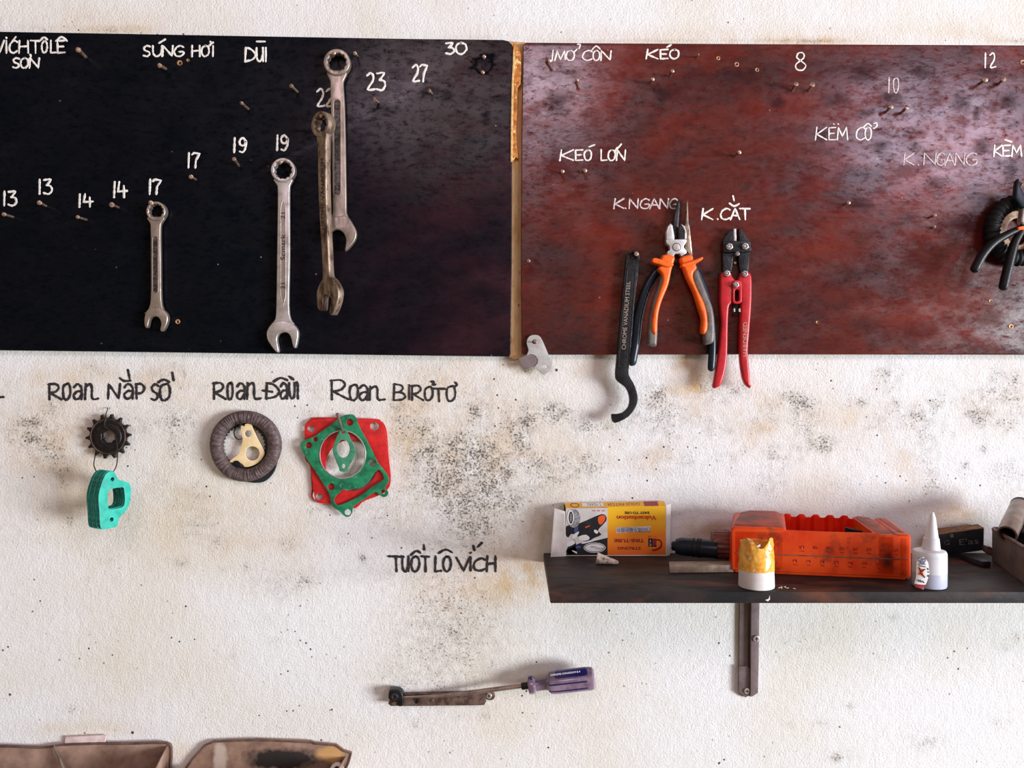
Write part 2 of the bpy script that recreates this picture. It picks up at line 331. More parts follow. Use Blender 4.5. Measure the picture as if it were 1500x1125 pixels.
def smooth(pts, n=4, closed=True):
    out = []; m = len(pts)
    rngi = range(m) if closed else range(m - 1)
    for i in rngi:
        if closed: p0, p1, p2, p3 = pts[i - 1], pts[i], pts[(i + 1) % m], pts[(i + 2) % m]
        else: p0, p1, p2, p3 = pts[max(i - 1, 0)], pts[i], pts[i + 1], pts[min(i + 2, m - 1)]
        for j in range(n):
            t = j / n
            out.append(tuple(.5 * ((2 * p1[a]) + (-p0[a] + p2[a]) * t + (2 * p0[a] - 5 * p1[a] + 4 * p2[a] - p3[a]) * t * t
                                   + (-p0[a] + 3 * p1[a] - 3 * p2[a] + p3[a]) * t ** 3) for a in range(len(p1))))
    if not closed: out.append(tuple(pts[-1]))
    return out
def circ(cx, cy, r, n=32, ry=None, a0=0.):
    ry = r if ry is None else ry
    return [(cx + r * math.cos(a0 + 2 * PI * i / n), cy + ry * math.sin(a0 + 2 * PI * i / n)) for i in range(n)]
def star(cx, cy, r, amp, teeth):
    return [(cx + (r + (amp if i % 2 else -amp)) * math.cos(PI * i / teeth), cy + (r + (amp if i % 2 else -amp)) * math.sin(PI * i / teeth)) for i in range(teeth * 2)]
def rrect(x0, y0, x1, y1, r, n=5):
    out = []
    for cx, cy, a in ((x1 - r, y1 - r, 0), (x0 + r, y1 - r, PI / 2), (x0 + r, y0 + r, PI), (x1 - r, y0 + r, 1.5 * PI)):
        for i in range(n): out.append((cx + r * math.cos(a + PI / 2 * i / (n - 1)), cy + r * math.sin(a + PI / 2 * i / (n - 1))))
    return out
def rot_pts(pts, c, deg, sx=1., sy=1.):
    a = math.radians(deg); ca, sa = math.cos(a), math.sin(a)
    return [(c[0] + (x - c[0]) * sx * ca - (y - c[1]) * sy * sa, c[1] + (x - c[0]) * sx * sa + (y - c[1]) * sy * ca) for x, y in pts]

class MB:
    def __init__(s): s.v = []; s.f = []; s.m = []; s.xf = None
    def add(s, vs, fs, mi=0):
        o = len(s.v)
        for p in vs:
            p = Vector(p)
            s.v.append(s.xf @ p if s.xf is not None else p)
        for f in fs: s.f.append([i + o for i in f]); s.m.append(mi)
        return s
    def flat(s, outs, y_front, t, bev=0., mi=0, bres=2):
        """outs: lists of world (x,z); plate with holes lying parallel to the wall"""
        cu = bpy.data.curves.new('tmp', 'CURVE'); cu.dimensions = '2D'; cu.fill_mode = 'BOTH'
        bev = min(bev, t * .49)
        cu.extrude = t / 2 - bev; cu.bevel_depth = bev; cu.bevel_resolution = bres; cu.offset = -bev
        for pts in outs:
            sp = cu.splines.new('POLY'); sp.points.add(len(pts) - 1); sp.use_cyclic_u = True
            for q, p in zip(sp.points, pts): q.co = (p[0], p[1], 0, 1)
        ob = bpy.data.objects.new('tmp', cu); me = bpy.data.meshes.new_from_object(ob)
        yc = y_front + t / 2
        s.add([(v.co.x, yc - v.co.z, v.co.y) for v in me.vertices], [list(p.vertices) for p in me.polygons], mi)
        bpy.data.objects.remove(ob); bpy.data.curves.remove(cu); bpy.data.meshes.remove(me)
        return s
    def plate(s, outs, hf, t, bev=0., mi=0, bres=2):
        """outs in photo pixels as seen on the front face at depth hf in front of the wall"""
        if isinstance(outs[0], tuple): outs = [outs]
        w = []
        for o in outs: w.append([(W(u, v, hf).x, W(u, v, hf).z) for u, v in o])
        return s.flat(w, -hf, t, bev, mi, bres)
    def tube(s, pts, r, n=10, mi=0, caps=True, flat=1.0):
        pts = [Vector(p) for p in pts]; m = len(pts)
        rs = r if isinstance(r, (list, tuple)) else [r] * m
        vs, fs = [], []; up = None
        for i, p in enumerate(pts):
            t = (pts[min(i + 1, m - 1)] - pts[max(i - 1, 0)]).normalized()
            if up is None:
                up = Vector((0, 1, 0)) if abs(t.y) < .9 else Vector((0, 0, 1))
            up = (up - t * up.dot(t)).normalized(); sd = t.cross(up)
            for j in range(n):
                a = 2 * PI * j / n
                vs.append(p + sd * math.cos(a) * rs[i] + up * math.sin(a) * rs[i] * flat)
        for i in range(m - 1):
            for j in range(n):
                a, b = i * n + j, i * n + (j + 1) % n
                fs.append([a, b, b + n, a + n])
        if caps: fs.append(list(range(n))[::-1]); fs.append([(m - 1) * n + j for j in range(n)])
        return s.add(vs, fs, mi)
    def lathe(s, prof, org, axis=(0, 0, 1), n=32, mi=0, wob=None, mis=None):
        q = Vector((0, 0, 1)).rotation_difference(Vector(axis)); org = Vector(org); vs, fs = [], []
        for k, (r, z) in enumerate(prof):
            for j in range(n):
                a = 2 * PI * j / n; rr = r * (1 + (wob(a, k) if wob else 0))
                vs.append(org + q @ Vector((rr * math.cos(a), rr * math.sin(a), z)))
        for k in range(len(prof) - 1):
            for j in range(n):
                a, b = k * n + j, k * n + (j + 1) % n; fs.append([a, b, b + n, a + n])
        if prof[0] == prof[-1]: return s.add(vs, fs, mi)
        if prof[0][0] > 1e-6: fs.append(list(range(n))[::-1])
        if prof[-1][0] > 1e-6: fs.append([(len(prof) - 1) * n + j for j in range(n)])
        return s.add(vs, fs, mi)
    def hexa(s, p, bev=0., mi=0, seg=2):
        """p: 8 points, bottom ring of four then top ring of four"""
        bm = bmesh.new(); vs = [bm.verts.new(Vector(q)) for q in p]
        for f in ((3, 2, 1, 0), (4, 5, 6, 7), (0, 1, 5, 4), (1, 2, 6, 5), (2, 3, 7, 6), (3, 0, 4, 7)): bm.faces.new([vs[i] for i in f])
        bmesh.ops.recalc_face_normals(bm, faces=bm.faces)
        if bev: bmesh.ops.bevel(bm, geom=bm.edges[:], offset=bev, segments=seg, profile=.6, affect='EDGES')
        bm.verts.index_update()
        s.add([v.co.copy() for v in bm.verts], [[v.index for v in f.verts] for f in bm.faces], mi); bm.free()
        return s
    def box(s, x0, x1, y0, y1, z0, z1, bev=0., mi=0):
        return s.hexa([(x0, y0, z0), (x1, y0, z0), (x1, y1, z0), (x0, y1, z0), (x0, y0, z1), (x1, y0, z1), (x1, y1, z1), (x0, y1, z1)], bev, mi)
    def strokes(s, polys, hf, w, raise_=.0005, jit=.25, mi=0):
        """painted strokes lying on a surface at depth hf; w = width in photo pixels"""
        for pi_, pl in enumerate(polys):
            if len(pl) == 1: pl = [pl[0], (pl[0][0] + .6, pl[0][1] + .6)]
            # resample
            q = [pl[0]]
            for a, b in zip(pl, pl[1:]):
                d = math.hypot(b[0] - a[0], b[1] - a[1]); k = max(1, int(d / 2.2))
                for i in range(1, k + 1): q.append((a[0] + (b[0] - a[0]) * i / k, a[1] + (b[1] - a[1]) * i / k))
            n = len(q); vs, fs = [], []
            top = hf + raise_ + .00004 * (pi_ % 5)
            def nrm(i):
                a, b = q[max(i - 1, 0)], q[min(i + 1, n - 1)]; dx, dy = b[0] - a[0], b[1] - a[1]; l = math.hypot(dx, dy) or 1
                return -dy / l, dx / l, dx / l, dy / l
            rows = []
            for i in range(n):
                nx, ny, tx, ty = nrm(i); ww = w / 2 * (1 + random.uniform(-jit, jit))
                if i == 0: rows.append((q[0][0] - tx * w * .45, q[0][1] - ty * w * .45, nx, ny, ww * .45))
                rows.append((q[i][0], q[i][1], nx, ny, ww))
                if i == n - 1: rows.append((q[i][0] + tx * w * .45, q[i][1] + ty * w * .45, nx, ny, ww * .45))
            for (x, y, nx, ny, ww) in rows:
                vs += [W(x - nx * ww, y - ny * ww, hf + .00005), W(x - nx * ww * .6, y - ny * ww * .6, top), W(x + nx * ww * .6, y + ny * ww * .6, top), W(x + nx * ww, y + ny * ww, hf + .00005)]
            for i in range(len(rows) - 1):
                for j in range(3): fs.append([i * 4 + j, i * 4 + j + 1, i * 4 + j + 5, i * 4 + j + 4])
            fs.append([0, 1, 2, 3]); e = (len(rows) - 1) * 4; fs.append([e + 3, e + 2, e + 1, e])
            s.add(vs, fs, mi)
        return s
    def text(s, body, cx, cy, w, hgt, hf, deg=0., mi=0, t=.0003, bold=0.):
        """lettering from the built-in font, fitted to a photo-pixel box centred at cx, cy on the surface at depth hf"""
        cu = bpy.data.curves.new('tmp', 'FONT'); cu.body = body; cu.resolution_u = 3; cu.fill_mode = 'BOTH'; cu.offset = bold
        ob = bpy.data.objects.new('tmp', cu); me = bpy.data.meshes.new_from_object(ob)
        if len(me.vertices):
            xs = [v.co.x for v in me.vertices]; ys = [v.co.y for v in me.vertices]
            mx, my = (min(xs) + max(xs)) / 2, (min(ys) + max(ys)) / 2; fx, fy = w / (max(xs) - min(xs)), hgt / (max(ys) - min(ys))
            a = math.radians(deg); vs = []
            for v in me.vertices:
                x, y = (v.co.x - mx) * fx, -(v.co.y - my) * fy
                vs.append(W(cx + x * math.cos(a) - y * math.sin(a), cy + x * math.sin(a) + y * math.cos(a), hf + t))
            s.add(vs, [list(p.vertices) for p in me.polygons], mi)
        bpy.data.objects.remove(ob); bpy.data.curves.remove(cu); bpy.data.meshes.remove(me)
        return s
    def build(s, name, mats, parent=None, ang=32, fixn=True):
        me = bpy.data.meshes.new(name)
        off = Vector((0, 0, 0))
        p = parent
        while p is not None: off += p.location; p = p.parent
        me.from_pydata([v - off for v in s.v], [], s.f)
        mats = mats if isinstance(mats, (list, tuple)) else [mats]
        for x in mats: me.materials.append(M[x])
        for p, i in zip(me.polygons, s.m): p.material_index = i
        bm = bmesh.new(); bm.from_mesh(me); bmesh.ops.remove_doubles(bm, verts=bm.verts, dist=1e-6)
        if fixn: bmesh.ops.recalc_face_normals(bm, faces=bm.faces)
        bm.to_mesh(me); bm.free()
        me.polygons.foreach_set('use_smooth', [True] * len(me.polygons))
        me.set_sharp_from_angle(angle=math.radians(ang))
        o = bpy.data.objects.new(name, me); C.objects.link(o)
        if parent is not None: o.parent = parent
        return o

def thing(name, label, cat, loc, group=None):
    o = bpy.data.objects.new(name, None); C.objects.link(o); o.location = loc; o.empty_display_size = .02
    return tag(o, label, cat, group)
def tag(o, label, cat, group=None, kind=None):
    o['label'] = label; o['category'] = cat
    if group: o['group'] = group
    if kind: o['kind'] = kind
    return o
def recentre(o):
    """put a single-mesh thing's origin at its own middle"""
    me = o.data; n = len(me.vertices); c = Vector((0, 0, 0))
    for v in me.vertices: c += v.co
    c /= n
    me.transform(Matrix.Translation(-c)); o.location = o.location + c
    return o

# ------------------------------------------------------------------ hand lettering
GL = {
 'A': [[(0, 0), (.5, 1), (1, 0)], [(.2, .36), (.82, .36)]],
 'B': [[(0, 0), (.04, 1)], [(.04, 1), (.6, .95), (.8, .75), (.55, .55), (.05, .48)], [(.05, .48), (.7, .46), (1, .25), (.7, .03), (0, 0)]],
 'C': [[(1, .88), (.65, 1), (.2, .8), (0, .42), (.15, .1), (.55, 0), (1, .17)]],
 'D': [[(0, 0), (.06, 1)], [(.06, 1), (.6, .88), (1, .5), (.75, .15), (0, 0)]],
 'E': [[(1, 1), (0, .96), (.02, 0), (1, .04)], [(.02, .5), (.8, .52)]],
 'G': [[(1, .85), (.65, 1), (.2, .8), (0, .4), (.2, .06), (.65, 0), (.98, .2), (1, .42), (.55, .42)]],
 'H': [[(0, 0), (.03, 1)], [(1, 0), (.97, 1)], [(.02, .5), (1, .54)]],
 'I': [[(.5, 0), (.5, 1)]],
 'K': [[(0, 0), (.12, 1)], [(1, 1), (.1, .45), (1, 0)]],
 'L': [[(.05, 1), (0, 0), (1, .03)]],
 'M': [[(0, 0), (.12, 1), (.5, .3), (.9, 1), (1, 0)]],
 'm': [[(0, 0), (.08, 1)], [(.2, 0), (.38, .95), (.62, .1), (.95, 1), (1, .1)]],
 'N': [[(0, 0), (.06, 1), (.9, .02), (1, 1)]],
 'O': [[(.55, 1), (.15, .85), (0, .45), (.2, .07), (.55, 0), (.9, .2), (1, .6), (.85, .9), (.5, 1)]],
 'P': [[(.05, 0), (0, 1)], [(0, .97), (.6, 1), (1, .75), (.75, .42), (.05, .36)]],
 'R': [[(.05, 0), (.05, 1)], [(0, .97), (.55, 1), (.8, .78), (.55, .5), (.08, .42)], [(.1, .42), (1, 0)]],
 'S': [[(1, .9), (.55, 1), (.08, .82), (.2, .58), (.75, .42), (.9, .18), (.5, 0), (0, .08)]],
 'T': [[(0, 1), (1, .97)], [(.5, .98), (.55, 0)]],
 'U': [[(0, 1), (.05, .3), (.35, 0), (.75, .12), (.95, .5), (1, 1)], [(1, 1), (1, .02)]],
 'V': [[(0, 1), (.55, 0), (1, 1)]],
 'a': [[(.05, .78), (.45, 1), (.9, .82), (1, .45), (.95, 0)], [(.95, .5), (.45, .52), (.02, .28), (.25, 0), (.7, .08), (.97, .35)]],
 'n': [[(0, 0), (.06, 1)], [(.05, .8), (.35, 1), (.52, .8), (.55, .06), (1, .05)]],
 'u': [[(0, 1), (.04, .25), (.35, 0), (.6, .25), (.62, 1)], [(.62, .95), (.95, 1), (1, 0)]],
 'o': [[(.5, 1), (.08, .85), (0, .4), (.2, .02), (.6, 0), (.95, .25), (1, .7), (.8, 1), (.5, 1)]],
 '0': [[(.5, 1), (.1, .85), (0, .4), (.25, .03), (.65, .02), (1, .4), (.9, .88), (.5, 1)]],
 '1': [[(.6, 1), (.45, 0)]],
 '2': [[(.05, .85), (.5, 1), (.8, .8), (.7, .5), (.1, .03), (1, .05)]],
 '3': [[(.05, .97), (.85, 1), (.35, .6)], [(.35, .6), (.85, .52), (1, .25), (.6, 0), (0, .06)]],
 '4': [[(.15, 1), (0, .38), (1, .42)], [(.65, .75), (.68, 0)]],
 '7': [[(0, .9), (.25, 1), (1, .95), (.5, .5), (.42, 0)]],
 '8': [[(.5, .55), (.15, .75), (.35, 1), (.75, .98), (.85, .75), (.5, .55), (.05, .3), (.2, .02), (.75, 0), (1, .28), (.5, .55)]],
 '9': [[(.9, .75), (.5, 1), (.08, .8), (.2, .5), (.7, .48), (.95, .8), (.9, .35), (.5, 0), (.1, .05)]],
 '5': [[(.9, 1), (.15, .97), (.1, .58)], [(.1, .58), (.7, .62), (1, .3), (.65, .02), (.05, .06)]],
 '.': [[(.4, .06), (.6, .0)]], '-': [[(0, .5), (1, .5)]],
}
SM = set('BCDGOPRSUanuo0235689')
def glyph(ch, x0, x1, y0, y1, slant=0.):
    out = []
    for st in GL[ch]:
        st = smooth(st, 4, False) if ch in SM and len(st) > 2 else st
        out.append([(x0 + (x1 - x0) * (a + slant * b) + random.uniform(-.25, .25), y1 - (y1 - y0) * b + random.uniform(-.25, .25)) for a, b in st])
    return out
def word(spec, y0, y1, extra=()):
    pl = []
    for it in spec:
        ch, x0, x1 = it[:3]; dy0, dy1 = (it[3], it[4]) if len(it) > 3 else (y0, y1)
        pl += glyph(ch, x0, x1, dy0, dy1)
    for e in extra: pl.append(smooth(list(e), 3, False) if len(e) > 2 else list(e))
    return pl

# ------------------------------------------------------------------ the wall
def build_wall():
    step = 5; us = list(range(-500, 2001, step)); vs_ = list(range(-300, 1601, step))
    gr = [  # u, v, ru, rv, strength of greasy marks
     (30,635,45,45,.7),(45,625,15,22,.9),(80,670,32,26,.7),(230,620,44,22,.7),(257,655,16,26,.8),(265,615,16,16,.6),(240,582,15,15,.7),
     (290,770,34,34,.65),(95,710,14,11,1.),(70,740,9,9,1.),(102,765,9,7,1.1),(150,540,18,14,.6),(230,548,26,18,.6),(75,590,20,15,.6),
     (322,795,7,11,1.),(420,795,16,11,.9),(265,824,13,9,.8),(410,845,50,26,.55),(448,850,12,15,.8),(330,832,6,5,1.2),(362,830,5,5,1.2),
     (160,818,11,8,.7),(105,1040,18,6,.9),(285,720,20,20,.5),(460,745,14,12,1.1),(150,760,60,40,.3),(130,535,10,8,.7),(405,870,40,14,.4),
     (390,905,20,8,.4),(460,560,12,30,.3),(395,610,60,20,.25),(340,960,6,12,.6),(400,938,12,6,.6),(130,845,3,6,.9),(165,848,6,4,.9),
     (680,700,75,52,.95),(665,728,32,22,1.15),(705,690,30,22,.9),(700,640,75,60,.65),(765,645,12,28,1.15),(770,605,34,22,.7),(697,605,15,10,.9),
     (815,602,20,13,1.2),(870,622,34,16,.7),(582,600,16,22,.9),(630,548,26,26,.55),(620,680,60,55,.5),(740,745,60,40,.55),(830,680,60,40,.45),
     (800,690,25,20,.7),(680,790,66,32,.7),(660,870,85,45,.75),(660,935,75,44,.75),(645,1005,80,50,.5),(530,817,8,7,1.3),(505,790,12,9,.9),
     (570,1000,40,40,.3),(742,740,14,11,.9),(690,765,30,12,.8),(610,640,20,60,.4),(570,760,40,40,.35),(560,840,60,14,.4),
     (1155,578,26,15,1.),(1180,592,26,13,.9),(1178,630,18,32,.65),(1210,656,13,9,1.1),(1130,600,16,16,.6),(1079,570,13,9,1.1),(1090,660,6,6,1.),
     (1050,587,10,8,.7),(1258,588,18,8,1.),(1300,552,26,20,.7),(1342,612,26,16,.5),(1315,590,10,10,.9),(1450,576,22,16,1.05),(1487,553,8,8,1.1),
     (1485,586,11,8,1.),(1460,547,14,12,.6),(1440,658,7,7,1.6),(1414,681,6,5,1.4),(1397,638,4,3,1.4),(1420,600,22,22,.6),(1363,700,10,24,.9),
     (1120,712,24,16,.7),(1370,590,14,12,.8),(1030,562,20,22,.7),(1355,1086,26,14,.9),(1465,1060,16,8,.9),(1246,1035,9,5,1.2),(1226,1110,9,6,1.2),
     (1490,932,8,6,1.),(1475,946,15,9,.7),(1310,905,12,6,.7),(1000,640,120,60,.3),(940,600,40,30,.5),(970,580,20,14,.6),(1040,620,20,20,.5),
     (1205,1060,20,6,.6),(1155,1062,6,3,1.),(1240,640,40,30,.3),(1330,660,50,30,.25),(1180,935,30,20,.25),(1390,765,22,16,.6),
     (1120,745,30,30,.35),(960,690,60,20,.3),(1470,610,40,30,.4),(1230,1108,24,10,.5),(610,1062,10,6,.8),(720,975,8,4,.8),(712,1045,6,10,.8)]
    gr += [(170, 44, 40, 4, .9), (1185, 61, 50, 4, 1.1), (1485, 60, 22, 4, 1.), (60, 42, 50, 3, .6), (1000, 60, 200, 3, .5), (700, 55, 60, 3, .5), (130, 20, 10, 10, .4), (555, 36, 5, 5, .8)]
    gr += [(700, 985, 260, 130, .16), (1250, 980, 300, 140, .14), (150, 980, 200, 100, .1), (267, 534, 3, 8, 1.6), (269, 548, 3, 6, 1.4), (255, 536, 6, 5, .8)]
    ye = [(1032, 785, 36, 24, .7), (792, 785, 20, 40, .55), (1395, 758, 36, 18, .6), (1350, 790, 16, 14, .5), (770, 848, 60, 22, .5), (815, 1000, 40, 14, .5), (130, 1068, 90, 12, .4), (265, 1105, 16, 22, .5), (170, 42, 50, 5, .6), (1185, 60, 55, 6, .8), (1480, 59, 26, 5, .7), (1000, 60, 240, 4, .4), (1012,560,26,42,.8),(1000,530,20,14,.5),(870,532,40,26,.5),(770,835,70,38,.55),(680,860,90,40,.45),(640,560,34,22,.35),(685,650,140,100,.42),  # yellow stains; those by shelf goods and bins also paint in warm shadows
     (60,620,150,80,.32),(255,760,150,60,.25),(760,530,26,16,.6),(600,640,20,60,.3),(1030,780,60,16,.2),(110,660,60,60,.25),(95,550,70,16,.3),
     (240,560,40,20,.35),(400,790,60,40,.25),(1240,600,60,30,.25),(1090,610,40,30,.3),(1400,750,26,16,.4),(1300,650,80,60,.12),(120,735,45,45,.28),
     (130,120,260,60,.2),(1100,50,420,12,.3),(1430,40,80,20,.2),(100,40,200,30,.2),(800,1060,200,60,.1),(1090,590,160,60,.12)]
    nu, nv = len(us), len(vs_); co = []; ga = []; ya = []
    for v in vs_:
        gb = [b for b in gr if abs(v - b[1]) < 2.6 * b[3]]; yb = [b for b in ye if abs(v - b[1]) < 2.6 * b[3]]
        for u in us:
            p = W(u, v); co.append((p.x, 0, p.z))
            g = sum(b[4] * math.exp(-((u - b[0]) / b[2]) ** 2 - ((v - b[1]) / b[3]) ** 2) for b in gb if abs(u - b[0]) < 2.6 * b[2])
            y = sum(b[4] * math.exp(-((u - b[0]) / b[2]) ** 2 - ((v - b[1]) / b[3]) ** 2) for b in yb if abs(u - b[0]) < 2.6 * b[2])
            bandm = math.exp(-((v - 640) / 150) ** 2) * (.75 + .25 * min(1, max(0, (u - 300) / 500))) if v > 515 else .15
            g += bandm * max(0, .16 + .95 * mnoise.fractal(Vector((u * .018, v * .022, 4)), 1., 2., 4)) + .08
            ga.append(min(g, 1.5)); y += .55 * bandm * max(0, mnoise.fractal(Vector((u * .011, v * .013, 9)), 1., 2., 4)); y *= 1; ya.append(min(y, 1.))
    me = bpy.data.meshes.new('wall_back')
    me.from_pydata(co, [], [[j * nu + i, (j + 1) * nu + i, (j + 1) * nu + i + 1, j * nu + i + 1] for j in range(nv - 1) for i in range(nu - 1)])
    a = me.attributes.new('grime', 'FLOAT', 'POINT'); a.data.foreach_set('value', ga)
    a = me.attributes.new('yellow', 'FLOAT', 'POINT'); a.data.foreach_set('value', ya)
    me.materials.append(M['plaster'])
    o = bpy.data.objects.new('wall_back', me); C.objects.link(o); o['kind'] = 'structure'
    return o
wall = build_wall()

# ------------------------------------------------------------------ boards
HB = 0.012      # front face of the boards in front of the wall
lb = [(-120, 44), (0, 46), (180, 49), (340, 52), (600, 56.5), (737, 58), (745, 60), (750, 65), (752, 75), (752, 130), (750, 240), (749.5, 400), (748, 518), (746, 522), (735, 522), (0, 513), (-120, 511)]
left_board = MB().plate(lb, HB, .010, .0012).build('pegboard', 'board_black')
rb = [(766, 68), (767, 64), (771, 62), (900, 63), (1500, 66), (1640, 66.5), (1640, 520), (1500, 519.5), (1100, 519), (768, 519.5), (764, 516), (763, 400), (764, 200)]
right_board = MB().plate(rb, HB, .010, .0012).build('pegboard', 'board_red')
for o in (left_board, right_board): recentre(o)
tag(left_board, 'black painted wooden tool board with white numbers 13 to 30, left of the gap', 'board')
tag(right_board, 'dark red varnished wooden tool board with a hazy sheen at its upper right', 'board')
chip = [(752, 63), (757, 66), (759, 72), (763, 78), (763.5, 100), (762.5, 122), (758, 128), (757.5, 150), (757, 178), (756, 186), (757, 215), (759, 232), (755, 230), (750, 237), (748, 237), (749, 190), (750.5, 120), (752, 95)]
MB().plate(chip, HB + .0006, .0102, .0005).build('chipped_edge', 'raw_fibre', left_board)
MB().plate([(748, 237), (751, 237), (751.5, 190), (752.5, 120), (754.5, 85), (753, 68), (751.5, 75), (751, 95), (749.5, 120), (748.2, 190)], HB + .0012, .003, .0003).build('pale_chipped_rim', 'raw_edge', left_board)
gap_piece = recentre(MB().plate([(744, 60), (772, 62), (771, 516), (764, 524), (752, 527), (742, 520)], .0045, .0042, .0005).build('gap_strip', 'gap_tan'))  # tan strip filling the gap between the boards
tag(gap_piece, 'narrow tan strip showing in the gap between the two tool boards', 'strip')

# writing: white on the boards, black marker on the wall
WL = [
 (word([('V', -9, 6), ('I', 6.5, 11.5), ('C', 13.6, 25), ('H', 27.7, 41), ('T', 45, 58), ('O', 61, 69, 60, 77), ('L', 74, 82), ('E', 84, 95)], 59.5, 77.5,
   [[(9, 55), (9.4, 56)], [(18, 60), (23, 54)], [(59, 59), (64, 54.5), (69, 58)], [(82, 60), (90, 54), (98, 60)]]), 2.5),
 (word([('S', 19, 28.5), ('O', 30, 41), ('N', 43, 57)], 85, 99.5, [[(41, 88), (45, 83), (44, 80)]]), 2.5),
 (word([('S', 210, 220), ('U', 223.5, 237), ('N', 238, 253), ('G', 255, 268.5), ('H', 281, 292.5), ('O', 295, 306), ('I', 309, 314.5)], 67, 82.5,
   [[(233, 63), (242, 57.5)], [(305, 68), (309, 64), (308, 61)], [(311.5, 63), (312, 62)]]), 2.5),
 (word([('D', 359, 373.7), ('U', 375.5, 385), ('I', 386, 392)], 70, 90, [[(376, 60.8), (388, 60.8)]]), 2.6),
 (word([('2', 464, 475.7), ('2', 477.5, 489)], 130, 156), 2.8), (word([('2', 537, 549), ('3', 551.5, 564)], 107, 132), 2.8),
 (word([('2', 604, 614), ('7', 615, 626)], 95, 119.5), 2.8), (word([('3', 653, 665), ('0', 667.5, 683)], 63, 79), 2.8),
 (word([('1', 341, 345), ('9', 350, 361)], 202, 223), 2.8), (word([('1', 404, 408), ('9', 411, 422)], 198, 220), 2.8),
 (word([('1', 274, 278), ('7', 281.5, 292)], 224, 245.5), 2.8), (word([('1', 217, 221.5), ('7', 224, 236)], 263, 284), 3.0),
 (word([('1', 165.5, 169), ('4', 172.5, 186)], 266.5, 289), 2.8), (word([('1', 115, 118), ('4', 122.5, 136)], 284.5, 303), 2.8),
 (word([('1', 56, 59.5), ('3', 64, 76)], 263, 284), 2.8), (word([('1', 4.5, 8), ('3', 12, 24)], 280.5, 301), 2.8)]
for pl, w in WL: MB().strokes(pl, HB, w * 1.12).build('painted_lettering', 'white_paint', left_board)
WR = [
 (word([('m', 808.5, 828), ('O', 829, 841), ('C', 853, 867), ('O', 868.5, 878), ('N', 880, 895)], 74, 88.5,
   [[(841, 76), (845, 72)], [(846, 65), (850, 65), (848, 71)], [(867, 73), (873, 67.5), (879, 72)]]), 2.0, 'white_paint'),
 (word([('K', 946.5, 963.5), ('E', 967, 978), ('O', 981, 994)], 72.5, 86, [[(977, 69), (983, 65.5)]]), 2.4, 'white_paint'),
 (word([('8', 1164.5, 1180)], 77.6, 102.5), 2.0, 'white_paint'),
 (word([('1', 1300.5, 1303), ('0', 1308.5, 1316)], 114, 135.5), 1.9, 'thin_chalk'),
 (word([('1', 1442, 1444.5), ('2', 1449.5, 1458.5)], 77.6, 99), 2.2, 'white_paint'),
 (word([('K', 1194.5, 1211), ('E', 1214, 1224), ('M', 1226, 1241.5), ('C', 1254, 1266.5), ('O', 1267, 1276)], 186.5, 205,
   [[(1221, 181.5)], [(1227.5, 181.5)], [(1265, 186), (1271, 181), (1276, 185)], [(1280, 181), (1284, 180), (1284, 185), (1280, 188)]]), 1.9, 'white_paint'),
 (word([('K', 1323.5, 1339), ('.', 1343, 1347), ('N', 1353, 1371, 224, 241), ('G', 1372, 1383.5), ('A', 1384, 1398), ('N', 1399, 1413), ('G', 1415, 1430.5)], 224, 242), 1.8, 'thin_chalk'),
 (word([('K', 1455.5, 1467.5), ('E', 1469, 1480), ('M', 1482, 1496)], 212.5, 229, [[(1472, 205), (1482, 208)]]), 2.4, 'white_paint'),
 (word([('K', 820, 839.5), ('E', 843, 853.5), ('O', 855.5, 866), ('L', 880, 889), ('O', 890.5, 901), ('N', 903, 916)], 219.5, 235,
   [[(863, 215), (871, 212)], [(901, 221), (904, 216)], [(904, 218), (910, 211)]]), 2.2, 'white_paint'),
 (word([('K', 899, 913.5), ('.', 914.5, 918), ('N', 921.6, 934.7), ('G', 937.5, 950.5), ('A', 951.5, 965), ('N', 966, 979), ('G', 981, 992)], 291, 305.5), 2.1, 'thin_chalk'),
 (word([('K', 1027.5, 1044), ('.', 1049, 1053), ('C', 1055.5, 1069), ('A', 1069.5, 1083), ('T', 1083.5, 1098.5)], 305.5, 321.5,
   [[(1068.5, 298), (1075, 302), (1082.5, 298.5)], [(1073.5, 287), (1075, 294)]]), 2.4, 'white_paint')]
for pl, w, mm in WR: MB().strokes(pl, HB, w * 1.12).build('painted_lettering', mm, right_board)
